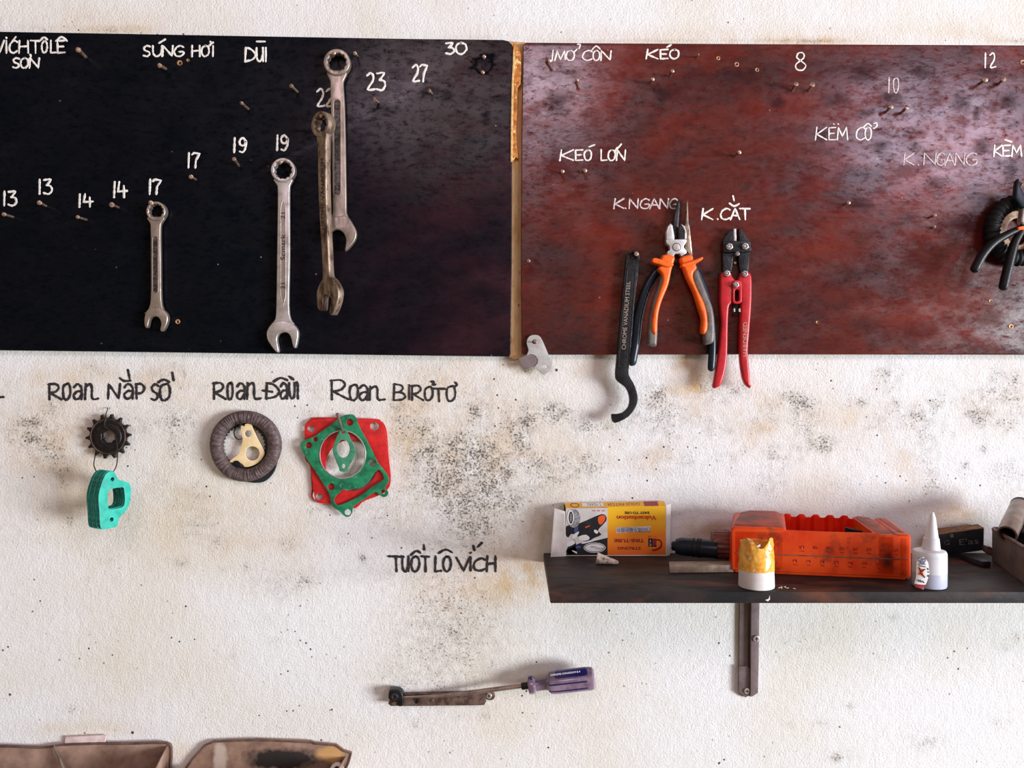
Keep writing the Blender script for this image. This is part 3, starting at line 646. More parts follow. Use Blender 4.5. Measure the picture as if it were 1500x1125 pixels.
WW = [
 (word([('R', 71.5, 90), ('o', 92.5, 103), ('a', 108, 120), ('n', 124.5, 144)], 562.5, 585), 3.3),
 (word([('N', 158.5, 176), ('a', 182, 195), ('P', 199.5, 211.5)], 562.5, 584, [[(176, 554), (182, 558), (191, 557.5)], [(187.5, 542), (190, 554)]]), 3.3),
 (word([('S', 222, 232), ('o', 234.5, 249)], 563, 586, [[(232, 560), (240, 556), (248, 559.5)], [(252.5, 546), (254.5, 557)]]), 3.3),
 ([[(-4, 566), (-3, 582), (5, 581.5)]], 3.3),
 (word([('R', 312.5, 331), ('o', 333.5, 341), ('a', 347, 359), ('n', 362, 382)], 561, 584.5), 3.2),
 (word([('D', 390, 409), ('a', 411, 421), ('u', 424, 436.5)], 561, 584, [[(385, 572), (399, 574)], [(401, 559), (411, 553.5), (421, 557)], [(424, 551.5), (430, 556)]]), 3.2),
 (word([('R', 485, 511, 557, 585), ('o', 512.5, 524.5, 564, 586), ('a', 526.5, 539, 564, 586), ('n', 541.5, 564, 566, 586)], 557, 586), 3.0),
 (word([('B', 577, 594, 563, 586), ('I', 597, 602, 567, 585), ('R', 603, 620, 565, 586), ('o', 622.5, 634, 567, 586), ('T', 633, 652, 569, 588), ('o', 654.5, 667, 566, 587)], 563, 586,
   [[(599.5, 564)], [(632, 559), (636, 559), (634, 564), (638, 563)], [(666, 566), (670, 564), (667, 560)]]), 2.8),
 (word([('T', 569, 591), ('U', 589.5, 598.5), ('O', 602.5, 614.5), ('T', 617.6, 628.5), ('L', 637.6, 646), ('O', 649.5, 660.5), ('V', 668.5, 688, 817, 836), ('I', 687, 691.5, 816, 836), ('C', 694, 711.5, 818, 836), ('H', 713.5, 726)], 815, 837,
   [[(602, 813), (610, 807), (616, 810)], [(621, 798.5), (621.5, 805)], [(643, 810), (653, 805), (662, 809)], [(689, 810), (690, 809.5)], [(693.5, 799.5), (695, 806)], [(700, 801), (706, 795)]]), 3.2)]
for pl, w in WW: MB().strokes(pl, .0004, w * 1.15, .0006).build('marker_lettering', 'black_marker', wall)

# nails driven into the boards
def nail(board, hu, hv, bu, bv, L=.016, r=.0011, hr=.0018, m='nail'):
    r *= 1.3; hr *= 1.3
    a = W(bu, bv, HB - .001); b = W(hu, hv, HB + L); d = (b - a).normalized()
    mb = MB().tube([a, b], r, 10); mb.lathe([(r * .6, -.0003), (hr, .0002), (hr * 1.02, .0008), (hr * .75, .0012), (0, .0013)], b - d * .0003, d, 14)
    return mb.build('nail', m, board)
for n in [(115, 73, 126, 84, .022, .0017, .0026), (234, 96, 243, 101, .018, .0016, .0022), (354, 151, 364, 160, .02, .0013, .0018), (427, 126, 436, 135, .02, .0013, .002),
          (343, 233, 350, 243, .018, .0014, .002), (520, 78, 524, 82), (549, 146, 555, 150, .012, .0013, .002), (629, 133, 633, 137, .014), (709, 83, 709, 87, .012), (707, 106, 707, 108, .008),
          (280, 259, 287, 263, .016, .0012, .0022), (58, 297, 68, 302, .022, .0012, .0022), (6, 314, 20, 318, .024, .0012, .002), (114, 318, 127, 322, .022, .0012, .0018),
          (164, 300, 174, 304, .02, .0012, .0024), (221, 297, 226, 301, .017, .0011, .0022), (489, 78, 491, 80, .020, .0012, .0018), (470, 170, 472, 171, .032, .0012, .0016), (411, 237, 412, 238, .02, .0012, .0018)]:
    nail(left_board, *n)
for n in [(805, 89, 800, 91, .014, .0014, .002), (845, 117, 844, 122, .014, .0012, .0018), (824, 251, 820, 253, .014, .0012, .0018), (857, 250, 854, 252, .014, .0013, .0019), (774, 382, 775, 384, .012),
          (956, 116, 952, 122, .016, .0014, .0018), (985, 104, 980, 112, .018, .0014, .0018), (1023, 80, 1020, 84, .014, .0009, .001), (1166, 123, 1160, 133, .013, .0014, .0024), (1190, 124, 1184, 133, .013, .0014, .0024),
          (1305, 156, 1298, 164, .013, .0014, .0024), (1328, 157, 1320, 166, .013, .0014, .0024), (1443, 117, 1436, 122, .013, .0014, .0024), (1470, 116, 1462, 124, .013, .0014, .0024),
          (1083, 223, 1075, 229, .018, .0014, .0019), (1243, 297, 1237, 299, .014, .0012, .0018), (1369, 315, 1361, 319, .018, .0012, .0016), (1368, 332, 1367, 334, .008), (932, 372, 930, 374, .018, .0012, .0022),
          (1496, 268, 1497, 270, .02, .0012, .0018), (1076.6, 385, 1077, 386, .004, .0010, .0014), (784, 500.5, 784, 502, .016, .001, .002)]:
    nail(right_board, *n)
# empty screw holes with worn rims
for b, lst in ((left_board, [(263, 92, 4.), (275, 88, 2.2), (260, 471, 3.6)]), (right_board, [(1052, 85, 3.), (1079, 94, 3.6), (1109, 102, 3.), (1498, 91, 3.6), (1481, 478, 3.6), (1451, 441, 2.5), (1197, 472, 2.2)])):
    for u, v, r in lst:
        MB().plate([circ(u, v, r, 16), circ(u + .4, v + .2, r * .52, 14)], HB + .0006, .0012, .0004).build('hole_rim', 'copper_ring', b)
        MB().plate(circ(u, v, r * .62, 14), HB + .0001, .0008).build('screw_hole', 'block_dark', b)

# ------------------------------------------------------------------ combination wrenches
def wrench(name, label, ring, ro, ri, shank, jaw, panel, hb, metal, pmat, text, t=(.011, .0062, .0085), roll=0., tilt=None):
    root = thing('combination_wrench', label, 'wrench', W(ring[0], ring[1], hb), 'combination wrenches hung on the black board')
    piv = W(ring[0], ring[1], hb + .005); end = W(jaw[0][0] * 0 + sum(p[0] for p in jaw) / len(jaw), sum(p[1] for p in jaw) / len(jaw), hb + .005)
    xf = Matrix.Translation(piv) @ Matrix.Rotation(math.radians(roll), 4, (end - piv).normalized()) @ Matrix.Translation(-piv) if roll else None
    def mk():
        m = MB(); m.xf = xf; return m
    hr, hs, hj = hb + t[0], hb + t[0] / 2 + t[1] / 2, hb + t[0] / 2 + t[2] / 2
    mk().plate([circ(ring[0], ring[1], ro, 48), star(ring[0], ring[1], ri, ri * .07, 12)], hr, t[0], .0012).build('ring_end', metal, root)
    sh = mk().plate([smooth(shank, 3)], hs, t[1], .0014).build('shank', metal, root)
    mk().plate([smooth(jaw, 3)], hj, t[2], .0014).build('open_jaw', metal, root)
    if panel:
        pnl = mk().plate([panel, rot_pts(panel, (sum(p[0] for p in panel) / len(panel), sum(p[1] for p in panel) / len(panel)), 0, .74, .975)], hs + .0005, .0008, .0002).build('raised_border', metal, sh)
        mk().plate(rot_pts(panel, (sum(p[0] for p in panel) / len(panel), sum(p[1] for p in panel) / len(panel)), 0, .76, .98), hs + .0001, .0004).build('recessed_panel', pmat, sh)
    if text:
        for (s_, cx, cy, w_, h_, dg) in text: mk().text(s_, cx, cy, w_, h_, hs + .0004, dg).build('stamped_lettering', 'engraved', sh)
    return root
wrench('w22', 'longest steel wrench under the 22, behind a rusty one, hung from the topmost nail', (493, 90.7), 19.5, 13.6,
  [(479, 104), (507, 104), (503, 118), (503, 130), (505, 166), (507, 284), (507.5, 312), (512, 324), (484, 324), (487, 312), (486.5, 284), (484.5, 166), (483.5, 130), (483, 118)],
  [(483, 319), (495, 317), (507.4, 316), (516, 327), (521.7, 340), (519, 353), (505.5, 367.5), (506.7, 351), (501.7, 340), (492.7, 336), (484, 340), (479.5, 352), (475, 351), (472, 338), (476, 326)],
  rrect(487.5, 144, 500, 288, 5), .0135, 'steel', 'steel_groove',
  [('22', 493.5, 157, 9, 7, -90), ('22', 494.5, 275, 9, 7, -90), ('FORGED', 494, 218, 30, 6, -90)], roll=0)
wrench('w21', 'clean bright steel wrench with a pointed panel, hung under the right-hand 19', (414, 248.7), 17.8, 12.8,
  [(401, 262), (427.5, 262), (425.5, 270), (424, 283), (424.2, 373), (423, 448), (426, 468), (429, 475), (398, 475), (402.5, 468), (404.3, 448), (405.4, 369), (406.5, 283), (404.5, 270)],
  [(391, 484), (399.7, 472.5), (413.3, 469.7), (425.8, 472), (434, 480), (436.7, 489), (433.5, 508), (429.2, 507.5), (425.8, 494), (421.5, 488), (415.6, 486.7), (408.8, 489), (405.5, 497), (408, 513), (405, 515.5), (397.5, 507), (391, 496)],
  [(414.3, 291), (417, 298), (418.6, 306), (418.6, 434), (417, 440), (415, 447), (412.4, 440), (410.4, 434), (410.2, 306), (411.6, 298)], .0135, 'steel_bright', 'steel',
  [('21', 414.5, 316, 9, 6, -90), ('21', 414.5, 419, 9, 6, -90), ('Scmark', 414.3, 362, 38, 6.5, -90)])
wrench('w17', 'shortest steel wrench, hung under the lower 17, ring end up', (227.8, 309), 14.2, 10.2,
  [(215.5, 318), (240, 318), (236.5, 326), (234.6, 335), (235, 380), (235.7, 437), (239, 453), (243, 460), (212, 460), (216.5, 453), (220.3, 437), (220.5, 380), (220, 334), (218.8, 326)],
  [(216.5, 453), (212, 461), (210.8, 470.8), (212, 478.7), (215.8, 479.4), (218.7, 468), (223.3, 464), (230, 464), (234.2, 468.5), (235.7, 475.3), (234, 483.3), (238, 484.9), (243.7, 475.3), (245.5, 464), (240.3, 455), (228, 450)],
  rrect(222.5, 345, 232, 430, 4), .0135, 'steel', 'steel_groove', [('DROP-FORGED-STEEL', 227.3, 388, 76, 4.6, -90)], t=(.010, .006, .008))
wrench('wcv', 'rust-browned wrench turned on edge, hung in front of the longest wrench', (473.4, 181), 18.5, 13.2,
  [(463, 195), (484, 195), (484, 210), (483, 284), (486.5, 369), (488.5, 403), (494, 413), (472, 413), (474, 403), (472.5, 369), (467, 284), (466.5, 210)],
  [(473, 409), (465, 418), (461, 430), (463.3, 450.4), (472.4, 453), (475.3, 434), (480.3, 431), (488, 434.5), (491.5, 441.3), (487, 457), (492.7, 461), (502.5, 446), (506.8, 430), (502.5, 418.7), (493, 408), (483, 405)],
  None, .030, 'steel_old', 'steel_groove', [('CHROME-VANADIUM', 476.8, 288, 112, 7, -90)], t=(.013, .0095, .0105), roll=33)

# ------------------------------------------------------------------ hook spanner
root = thing('hook_spanner', 'black hook spanner with curved claw, hanging left of the orange pliers', 'spanner', W(928, 374, HB))
o = [(916.5, 385), (918, 374), (922, 368), (929, 365.5), (935, 368), (937, 375), (935, 400), (930, 440), (926.5, 485), (922.5, 530), (921, 548), (927, 559), (932, 571), (934.5, 585), (930.5, 598), (921, 610), (909, 617), (901, 619.5), (897.5, 617), (896, 611), (896.5, 606.5), (902, 606.5), (912, 604.5), (920.5, 596), (922.5, 585), (920.5, 575), (916, 567), (909, 561.5), (903, 556), (901.5, 546), (904, 520), (907.5, 480), (911, 440), (914, 410)]
bar = MB().plate([smooth(o, 2), circ(927, 375, 5.6, 20)], HB + .0095, .008, .0007).build('hooked_bar', 'iron_black', root)
MB().plate([[(919, 392), (932, 392), (924, 500), (921.5, 538), (905.5, 538), (908, 500)], [(920.2, 393.5), (930.8, 393.5), (922.8, 500), (920.3, 536.5), (906.8, 536.5), (909.3, 500)]], HB + .0101, .0008, .0002).build('raised_border', 'steel_dark', bar)
MB().text('CHROME VANADIUM STEEL', 917, 462, 100, 6, HB + .0097, -86).build('stamped_lettering', 'worn_letter', bar)

# ------------------------------------------------------------------ dark circlip pliers hanging behind the orange ones
root = thing('circlip_pliers', 'pliers with navy handles and thin needle tips, mostly hidden behind the orange pliers', 'pliers', W(998, 350, HB))
hq = HB + .006
MB().plate([(985.5, 331), (987.5, 315), (992, 297), (996.5, 291), (996.5, 303), (994.5, 331), (993, 352), (989, 352)], hq + .003, .006, .002).build('needle_jaw', 'steel_dark', root)
MB().plate([(1001, 331), (1003.5, 328), (1005, 297), (1008, 292), (1009.5, 328), (1011, 331), (1015, 374), (1004, 376)], hq + .003, .006, .002).build('needle_jaw', 'steel_old', root)
MB().plate(circ(997, 360, 13, 24), hq, .004, .0008).build('pivot_joint', 'steel_dark', root)
for pts, rr in (([(996, 366), (978, 380), (960, 400), (946, 425), (936, 460), (931, 500), (926, 530)], 6.5), ([(1000, 366), (1014, 385), (1030, 420), (1041, 465), (1043.5, 505), (1042, 538)], 5.6)):
    q = smooth(pts, 5, False); n = len(q)
    MB().tube([W(u, v, hq + .001) for u, v in q] + [W(q[-1][0] - .4, q[-1][1] + 4, hq + .001), W(q[-1][0] - .5, q[-1][1] + 6, hq + .001)],
              [rr * S * (.7 + .3 * min(1, i / (n * .3))) for i in range(n)] + [rr * S * .8, rr * S * .3], 14, flat=.8).build('handle', 'navy_grip', root)

# ------------------------------------------------------------------ orange side cutters
root = thing('side_cutters', 'side cutter pliers with orange and grey handles, hung jaws up on the red board', 'pliers', W(992, 362, HB))
hp = HB + .020
MB().plate([(982.4, 326.6), (985.8, 330), (988.5, 346), (988, 352), (976, 352), (975.3, 340), (978.5, 331)], hp, .009, .0018).build('cutting_jaw', 'chrome', root)
MB().plate([(997.3, 328), (1003.5, 332), (1005.6, 340), (1005.2, 352), (994.5, 352), (994.5, 333)], hp - .001, .008, .0012).build('cutting_jaw', 'steel_dark', root)
MB().plate([(997.3, 327.5), (1003.5, 331.5), (1005.8, 340), (1005.2, 352), (1002.6, 352), (1003, 338), (1000, 332)], hp, .002, .0006).build('blade_bevel', 'chrome', root)
hd = MB().plate([(975.6, 351), (1005.2, 350), (1006.4, 353), (1002, 359.6), (1002.3, 363), (1006, 367), (1005.4, 371), (998, 375.5), (996, 371.5), (988.6, 371.5), (987.4, 375.5), (977, 373), (978, 368), (981.6, 366), (980.6, 360), (976.4, 357)], hp + .001, .010, .0009).build('joint', 'chrome', root)
MB().plate([circ(991, 362, 6.2, 28), circ(991, 362, 5.4, 28)], hp + .0013, .0008, .0002).build('rivet_groove', 'steel_dark', hd)
MB().plate(circ(991, 362, 5.3, 28), hp + .0016, .002, .0004).build('rivet', 'steel_bright', hd)
lg = [(970, 400), (983, 396), (979, 417), (970, 439), (965, 458), (963.8, 489), (962.5, 505), (960, 507.5), (951, 505.5), (949.3, 502), (949.3, 486), (952, 464), (957, 439), (964.5, 419)]
MB().plate([smooth(lg, 3)], hp + .001, .013, .004, bres=4).build('grey_grip', 'grey_grip', root)
lo = [(971, 373), (988.5, 375), (986.5, 387), (984, 396), (979.5, 417), (970.5, 439), (965.5, 457), (963.6, 475), (963, 486), (959.5, 490.5), (955.2, 484), (955, 466), (959.5, 446), (966, 425), (970.3, 412), (969.5, 401), (964, 394), (967, 388)]
MB().plate([smooth(lo, 3)], hp + .0035, .014, .0035, bres=4).build('orange_grip', 'orange_grip', root)
MB().plate([smooth([(956, 379), (960, 377.5), (970, 380), (986, 385.5), (985, 390), (977, 391), (963.6, 386.5), (956, 384)], 3)], hp + .0065, .015, .0018, bres=3).build('thumb_guard', 'orange_grip', root)
rg = [(1014, 400), (1022.4, 394.5), (1028.5, 409.3), (1037.8, 433.6), (1044.5, 450.4), (1047, 467), (1047.5, 480), (1046.8, 497.9), (1043, 503), (1034, 504.8), (1032, 500), (1031.5, 488), (1036, 470), (1030, 446), (1020, 424)]
MB().plate([smooth(rg, 3)], hp + .001, .013, .004, bres=4).build('grey_grip', 'grey_grip', root)
ro_ = [(997, 377.5), (1013, 372.5), (1017, 380), (1020.5, 388.8), (1021, 393.5), (1016.5, 399), (1016.2, 408), (1022.4, 424), (1031.7, 443), (1036.4, 461), (1037.2, 480), (1033, 489), (1028, 486), (1029, 468), (1024.5, 452), (1016.8, 428), (1007.5, 408.5), (1001.5, 392.5)]
MB().plate([smooth(ro_, 3)], hp + .0035, .014, .0035, bres=4).build('orange_grip', 'orange_grip', root)
MB().plate([smooth([(1029, 376), (1030, 379), (1022.4, 384.5), (1012, 388.5), (1001, 391), (999.5, 386.5), (1012, 382.5), (1021, 379)], 3)], hp + .0065, .015, .0018, bres=3).build('thumb_guard', 'orange_grip', root)

# ------------------------------------------------------------------ red bolt cutters
root = thing('bolt_cutters', 'small bolt cutters with red painted handles, hung right of the orange pliers', 'bolt cutters', W(1079, 361, HB))
hc = HB + .008
MB().plate([(1070.5, 336), (1076.5, 334.5), (1077, 353), (1076, 356), (1058.5, 356), (1058.8, 352)], hc, .007, .0009).build('jaw_blade', 'iron_black', root)
MB().plate([(1082.6, 334.5), (1086, 334.7), (1098.3, 353), (1099, 356), (1083, 356)], hc, .007, .0009).build('jaw_blade', 'iron_black', root)
MB().plate([(1074.6, 334.7), (1078.6, 334.7), (1078.6, 353), (1075, 353)], hc + .0006, .006, .0005).build('cutting_edge', 'steel_bright', root)
MB().plate([(1058.6, 368), (1075.5, 367), (1073.5, 385), (1071.5, 399), (1059.5, 399)], hc, .007, .0009).build('jaw_arm', 'iron_black', root)
MB().plate([(1082, 368), (1099, 367), (1096, 399), (1085, 400), (1082, 385)], hc, .007, .0009).build('jaw_arm', 'iron_black', root)
pl = MB().plate([smooth([(1060.3, 353.4), (1079, 352.7), (1098.5, 352.6), (1099.7, 360), (1099.7, 368), (1080, 369), (1060.3, 369), (1060, 361)], 2)], hc + .0035, .004, .0007).build('jaw_plate', 'iron_black', root)
def hexbolt(u, v, r, h, parent, ring=True):
    b = MB().plate(circ(u, v, r, 6, a0=.3), h + .004, .005, .0006).build('bolt', 'steel_bright', parent)
    MB().plate([circ(u, v, r * .62, 18), circ(u, v, r * .40, 18)], h + .0046, .001, .0002).build('bolt_tip', 'steel_groove', b)
for u, v, r in ((1069, 361, 5.2), (1092.2, 360.6, 5.2), (1080.4, 371.4, 3.4)): hexbolt(u, v, r, hc + .0035, root)
lh = [(1055.5, 404), (1060, 398), (1070, 398), (1073.5, 405), (1077.5, 411), (1075, 416), (1074, 440), (1069.5, 447), (1068, 455), (1067, 477), (1066.3, 518), (1063.5, 541), (1057.5, 562), (1050.5, 568), (1045, 567), (1047.6, 550), (1052, 522), (1055, 499), (1056.8, 470), (1054.5, 442), (1055, 420)]
MB().plate([smooth(lh, 3)], hc + .003, .0095, .003, bres=3).build('handle', 'red_paint', root)
rh = [(1101.4, 404), (1097, 398), (1087, 398), (1083.5, 405), (1080.5, 412), (1084, 416), (1086, 440), (1085.5, 452), (1084.5, 477), (1084, 520), (1086.8, 546), (1091, 561), (1098, 568), (1100, 566), (1098.5, 541), (1096.3, 514), (1098.3, 486), (1101, 451), (1102, 425)]
MB().plate([smooth(rh, 3)], hc + .003, .0095, .003, bres=3).build('handle', 'red_paint', root)
MB().text('HARDENED', 1091.5, 497, 50, 6, hc + .0032, -90, t=.0003).build('worn_lettering', 'worn_letter', root)
MB().plate([rrect(1073, 410.5, 1086.8, 445, 5), rrect(1076.3, 424, 1083, 441.5, 3.2)], hc + .0045, .004, .0008).build('toggle_plate', 'red_paint', root)
MB().plate(rrect(1074, 442, 1085, 462, 4), hc - .0045, .002).build('spring_shadow_plate', 'iron_black', root)  # dark plate standing in for the shadow between the handles
for u, v, r in ((1065.5, 400.3, 4.8), (1091.6, 400.7, 4.8), (1078.5, 416.8, 4.5)): hexbolt(u, v, r, hc + .004, root)
for x in (1074, 1081.5): MB().box(W(x, 0, hc).x, W(x + 2.2, 0, hc).x, -hc - .002, -hc + .003, W(0, 457, hc).z, W(0, 452, hc).z, .0003).build('spring_clip', 'steel_bright', root)

# ------------------------------------------------------------------ right edge: coil and black pliers
root = thing('cable_coil', 'ribbed black rubber ring behind the pliers at the right edge of the red board', 'ring', W(1492, 335, HB))
mb = MB(); cx, cy = 1492, 337; nR, nr = 150, 14; R, r = 37, 10.5; c0 = W(cx, cy, HB + .011); vs, fs = [], []
for i in range(nR):
    a = 2 * PI * i / nR; rr = r * S * (1 + .10 * math.sin(a * 34) + .05 * mnoise.noise(Vector((a * 6, 0, 3))))
    for j in range(nr):
        b = 2 * PI * j / nr; q = (R * S + rr * math.cos(b)) * (1 + .04 * math.sin(2 * a + 1))
        vs.append((c0.x + q * math.cos(a), c0.y - rr * math.sin(b) * .95, c0.z + q * 1.12 * math.sin(a)))
for i in range(nR):
    for j in range(nr): fs.append([i * nr + j, i * nr + (j + 1) % nr, ((i + 1) % nR) * nr + (j + 1) % nr, ((i + 1) % nR) * nr + j])
mb.add(vs, fs).build('rubber_ring', 'black_rubber', root, 60)
MB().plate([circ(cx, cy + 2, 28, 40, 31), circ(cx, cy + 2, 17, 32, 20)], HB + .009, .007, .001).build('inner_ring', 'cream_core', root)
root = thing('pliers', 'pliers with plain black handles, cut off by the right edge of the photo', 'pliers', W(1500, 320, HB))
hk = HB + .028
for nm, pts, rr in (('handle', [(1503, 330), (1493, 335), (1474.5, 344), (1454, 357), (1439, 374), (1428, 394)], 6.2), ('handle', [(1500, 326), (1495, 340), (1485.5, 358), (1476, 393.6), (1470, 420)], 6.4)):
    q = smooth(pts, 5, False); n = len(q); dx, dy = q[-1][0] - q[-2][0], q[-1][1] - q[-2][1]; l = math.hypot(dx, dy)
    q2 = q + [(q[-1][0] + dx / l * 3, q[-1][1] + dy / l * 3), (q[-1][0] + dx / l * 5, q[-1][1] + dy / l * 5)]
    MB().tube([W(u, v, hk) for u, v in q2], [rr * S * (.6 + .4 * min(1, i / (n * .6))) for i in range(n)] + [rr * S * .85, rr * S * .4], 16).build(nm, 'black_grip', root)
MB().plate([(1492, 332), (1504, 330), (1504, 336), (1491.5, 337)], hk + .0062, .012, .001).build('orange_collar', 'orange_grip', root)
MB().plate([(1496, 324), (1499, 305), (1512, 300), (1514, 332), (1500, 331)], hk + .004, .010, .002).build('joint', 'steel_bright', root)
MB().plate([(1487, 290), (1490, 264), (1493, 261), (1497, 275), (1504, 290), (1508, 305), (1498, 306)], hk, .008, .002).build('jaw', 'navy_grip', root)

# ------------------------------------------------------------------ hinge plate hanging in the gap
f = lambda L: [(760 + x * .0711, 480 + y * .0711) for x, y in L]
root = thing('hinge_plate', 'small grey metal plate hanging on a nail at the bottom of the board gap', 'plate', W(785, 515, HB))
pp = [(325, 148), (390, 155), (450, 200), (520, 340), (600, 530), (660, 650), (700, 720), (690, 800), (668, 888), (600, 920), (535, 975), (480, 960), (420, 910), (375, 850), (330, 795), (385, 735), (392, 650), (350, 590), (290, 552), (220, 546), (165, 570), (188, 500), (198, 455), (180, 390), (160, 310), (170, 250), (210, 185), (265, 155)]
MB().plate([smooth(f(pp), 2), circ(760 + 322 * .0711, 480 + 290 * .0711, 3.4, 20), circ(760 + 545 * .0711, 480 + 802 * .0711, 2.6, 18)], HB + .0035, .0016, .0003).build('plate', 'zinc', root)
MB().plate([f([(-8, 632), (165, 566), (220, 546), (290, 552), (350, 590), (392, 655), (385, 738), (330, 797), (95, 872)])], HB + .0026, .0014, .0003).build('dark_tab', 'bracket_paint', root)

# ------------------------------------------------------------------ sprocket, wire and teal gaskets
wire_o = MB(); hw = .016
wire_o.tube([W(u, v, h) for u, v, h in smooth([(157, 597, .002), (157.3, 601, .008), (155, 607, .015), (155.4, 613, .019), (153, 622, .020), (157, 628, .017), (167, 634, .0165), (170.7, 647, .0165), (172, 661, .018), (172, 671.5, .030), (170, 684, .042), (164.6, 692, .048), (158, 698, .046), (148, 697, .038), (142, 692, .030), (137.7, 682, .024), (138.6, 671.5, .016), (141, 663, .005), (146, 655, .0035), (151, 648, .004), (154, 640, .012)], 6, False)], .00065, 8)
wire_o = recentre(wire_o.build('hanging_wire', 'wire'))
tag(wire_o, 'thin dark wire looped through the toothed sprocket, carrying the teal gaskets', 'wire')
root = thing('sprocket', 'small black toothed chain sprocket hanging on a wire left of the brown ring', 'sprocket', W(157.7, 639.4, .01))
tp = []
for i in range(14):
    a = 2 * PI * i / 14 - 1.42
    for da, rr in ((-.225, 27), (-.14, 27.2), (-.07, 30), (-.045, 32.8), (.045, 33.2), (.08, 30), (.14, 27.2)): tp.append((157.7 + rr * math.cos(a + da), 639.4 + rr * math.sin(a + da)))
MB().plate([tp, star(158.5, 639.5, 9.6, .8, 8)], .0115, .005, .0008).build('toothed_disc', 'sprocket_black', root)
MB().plate([circ(157.7, 639.4, 20, 40), star(158.5, 639.5, 10.2, .7, 8)], .0145, .004, .0016).build('hub', 'sprocket_black', root)
MB().plate([circ(157.7, 639.4, 26, 40), circ(157.7, 639.4, 24.6, 40)], .0122, .001, .0003).build('wear_ring', 'rust_steel', root)

gk = [(290, 578), (320, 586), (338, 640), (352, 662), (398, 690), (413, 740), (404, 872), (372, 945), (345, 985), (336, 1045), (300, 1052), (272, 1055), (246, 1032), (240, 900), (236, 760), (264, 622)]
gc = (325, 820); k17 = .1733
def gasket_mesh():
    yaw = math.radians(58); sx = .84 / math.cos(yaw)
    loc = lambda x, y: ((x - gc[0]) * k17 * S * .955 * sx, -(y - gc[1]) * k17 * S * .955)
    outs = [[loc(*p) for p in smooth(gk, 3)], [loc(*p) for p in smooth([(285, 750), (310, 725), (365, 722), (375, 760), (378, 850), (362, 890), (300, 895), (287, 870)], 3)],
            [loc(*p) for p in circ(310, 645, 10, 12, 18)], [loc(*p) for p in circ(306, 982, 10, 12, 18)]]
    mb = MB().flat(outs, 0, .0020, .0001, 0)
    mb.m = [1 if abs((mb.v[f[1]] - mb.v[f[0]]).cross(mb.v[f[2]] - mb.v[f[0]]).normalized().y) < .5 else 0 for f in mb.f]
    o = mb.build('paper_gasket', ['teal_paper', 'teal_edge']); o.rotation_euler = (0, 0, yaw)
    return o, yaw
g0, yaw = gasket_mesh()
cpos = W(112.5 + gc[0] * k17, 590 + gc[1] * k17, .047)
nrm = Vector((math.sin(yaw), -math.cos(yaw), 0))
for i in range(8):
    o = g0 if i == 0 else g0.copy()
    if i: C.objects.link(o)
    o.location = cpos - nrm * (.0035 * i) + Vector((0, 0, .0010 * math.sin(i * 2.3)))
    o.rotation_euler = (0, 0, yaw + .035 * math.sin(i * 1.7))
    tag(o, 'teal paper gasket packed behind the outermost one in the hanging stack' if i else 'outermost teal paper gasket of the hanging stack, its whole face showing', 'gasket', 'teal gaskets hanging under the sprocket')

# ------------------------------------------------------------------ brown ring with gaskets
f = lambda L: [(280 + x * .22667, 540 + y * .22667) for x, y in L]
root = thing('clutch_plate', 'round brown fibre ring with pleated face, hanging under the second black word', 'ring', W(358, 653, .01))
cw = W(358, 653.5, .012); vs, fs = [], []; nA = 420; prof = [(33.5, .0), (33.8, .006), (36, .0085), (42, .0105), (48, .0098), (51, .0075), (52.3, .003), (52.3, 0.)]
for i in range(nA):
    a = 2 * PI * i / nA
    for (rr, hh) in prof:
        rr2 = rr * (1 + .012 * math.sin(3 * a + .6)); hh2 = hh * (1 + (.13 if rr > 34 else .0) * mnoise.noise(Vector((math.cos(a) * 30, math.sin(a) * 30, rr * .03))))
        vs.append((cw.x + rr2 * S * .988 * math.cos(a), -.005 - hh2, cw.z + rr2 * S * .988 * math.sin(a)))
P_ = len(prof)
for i in range(nA):
    for j in range(P_ - 1): fs.append([i * P_ + j, i * P_ + j + 1, ((i + 1) % nA) * P_ + j + 1, ((i + 1) % nA) * P_ + j])
    fs.append([i * P_ + P_ - 1, i * P_, ((i + 1) % nA) * P_, ((i + 1) % nA) * P_ + P_ - 1])
MB().add(vs, fs).build('friction_ring', 'clutch_brown', root, 40)
MB().plate([smooth(f([(300, 290), (420, 300), (520, 400), (560, 520), (545, 640), (500, 710), (440, 738), (330, 725), (220, 660), (150, 560), (160, 420), (220, 330)]), 3), star(357, 654, 30.5, 1.3, 34)], .0055, .004, .0006).build('steel_ring', 'block_dark', root)
o = MB().plate([circ(341, 643, 16, 32, 21), circ(344, 640, 14, 28, 19)], .0066, .001, .0002)
MB().plate([circ(350, 634, 8.2, 28, 10.5), circ(350.5, 634, 7, 28, 9.2)], .0074, .0014, .0005).build('tmp', 'black_rubber').name = 'rubber_o_ring'
org = recentre(bpy.data.objects['rubber_o_ring']); tag(org, 'thin black rubber o-ring inside the brown fibre ring', 'ring')
cg = [(322, 368), (343, 374), (350, 358), (386, 358), (402, 395), (430, 455), (455, 500), (474, 545), (458, 582), (440, 602), (400, 626), (350, 636), (330, 616), (290, 600), (265, 606), (248, 600), (275, 575), (305, 550), (322, 500), (332, 455), (322, 410)]
root2 = MB().plate([smooth(f(cg), 3), f(circ(368, 420, 22, 24)), f(circ(395, 548, 46, 32))], .0092, .0016, .0003).build('cream_gasket', 'cream_paper')
recentre(root2); tag(root2, 'cream triangular gasket with two holes inside the brown fibre ring', 'gasket')
hook = recentre(MB().tube([W(352, 625, .0), W(352, 622.5, .016), W(352, 619, .018)], .0016, 10).build('wall_nail', 'steel_dark')); tag(hook, 'short dark nail in the wall holding up the brown fibre ring', 'nail')
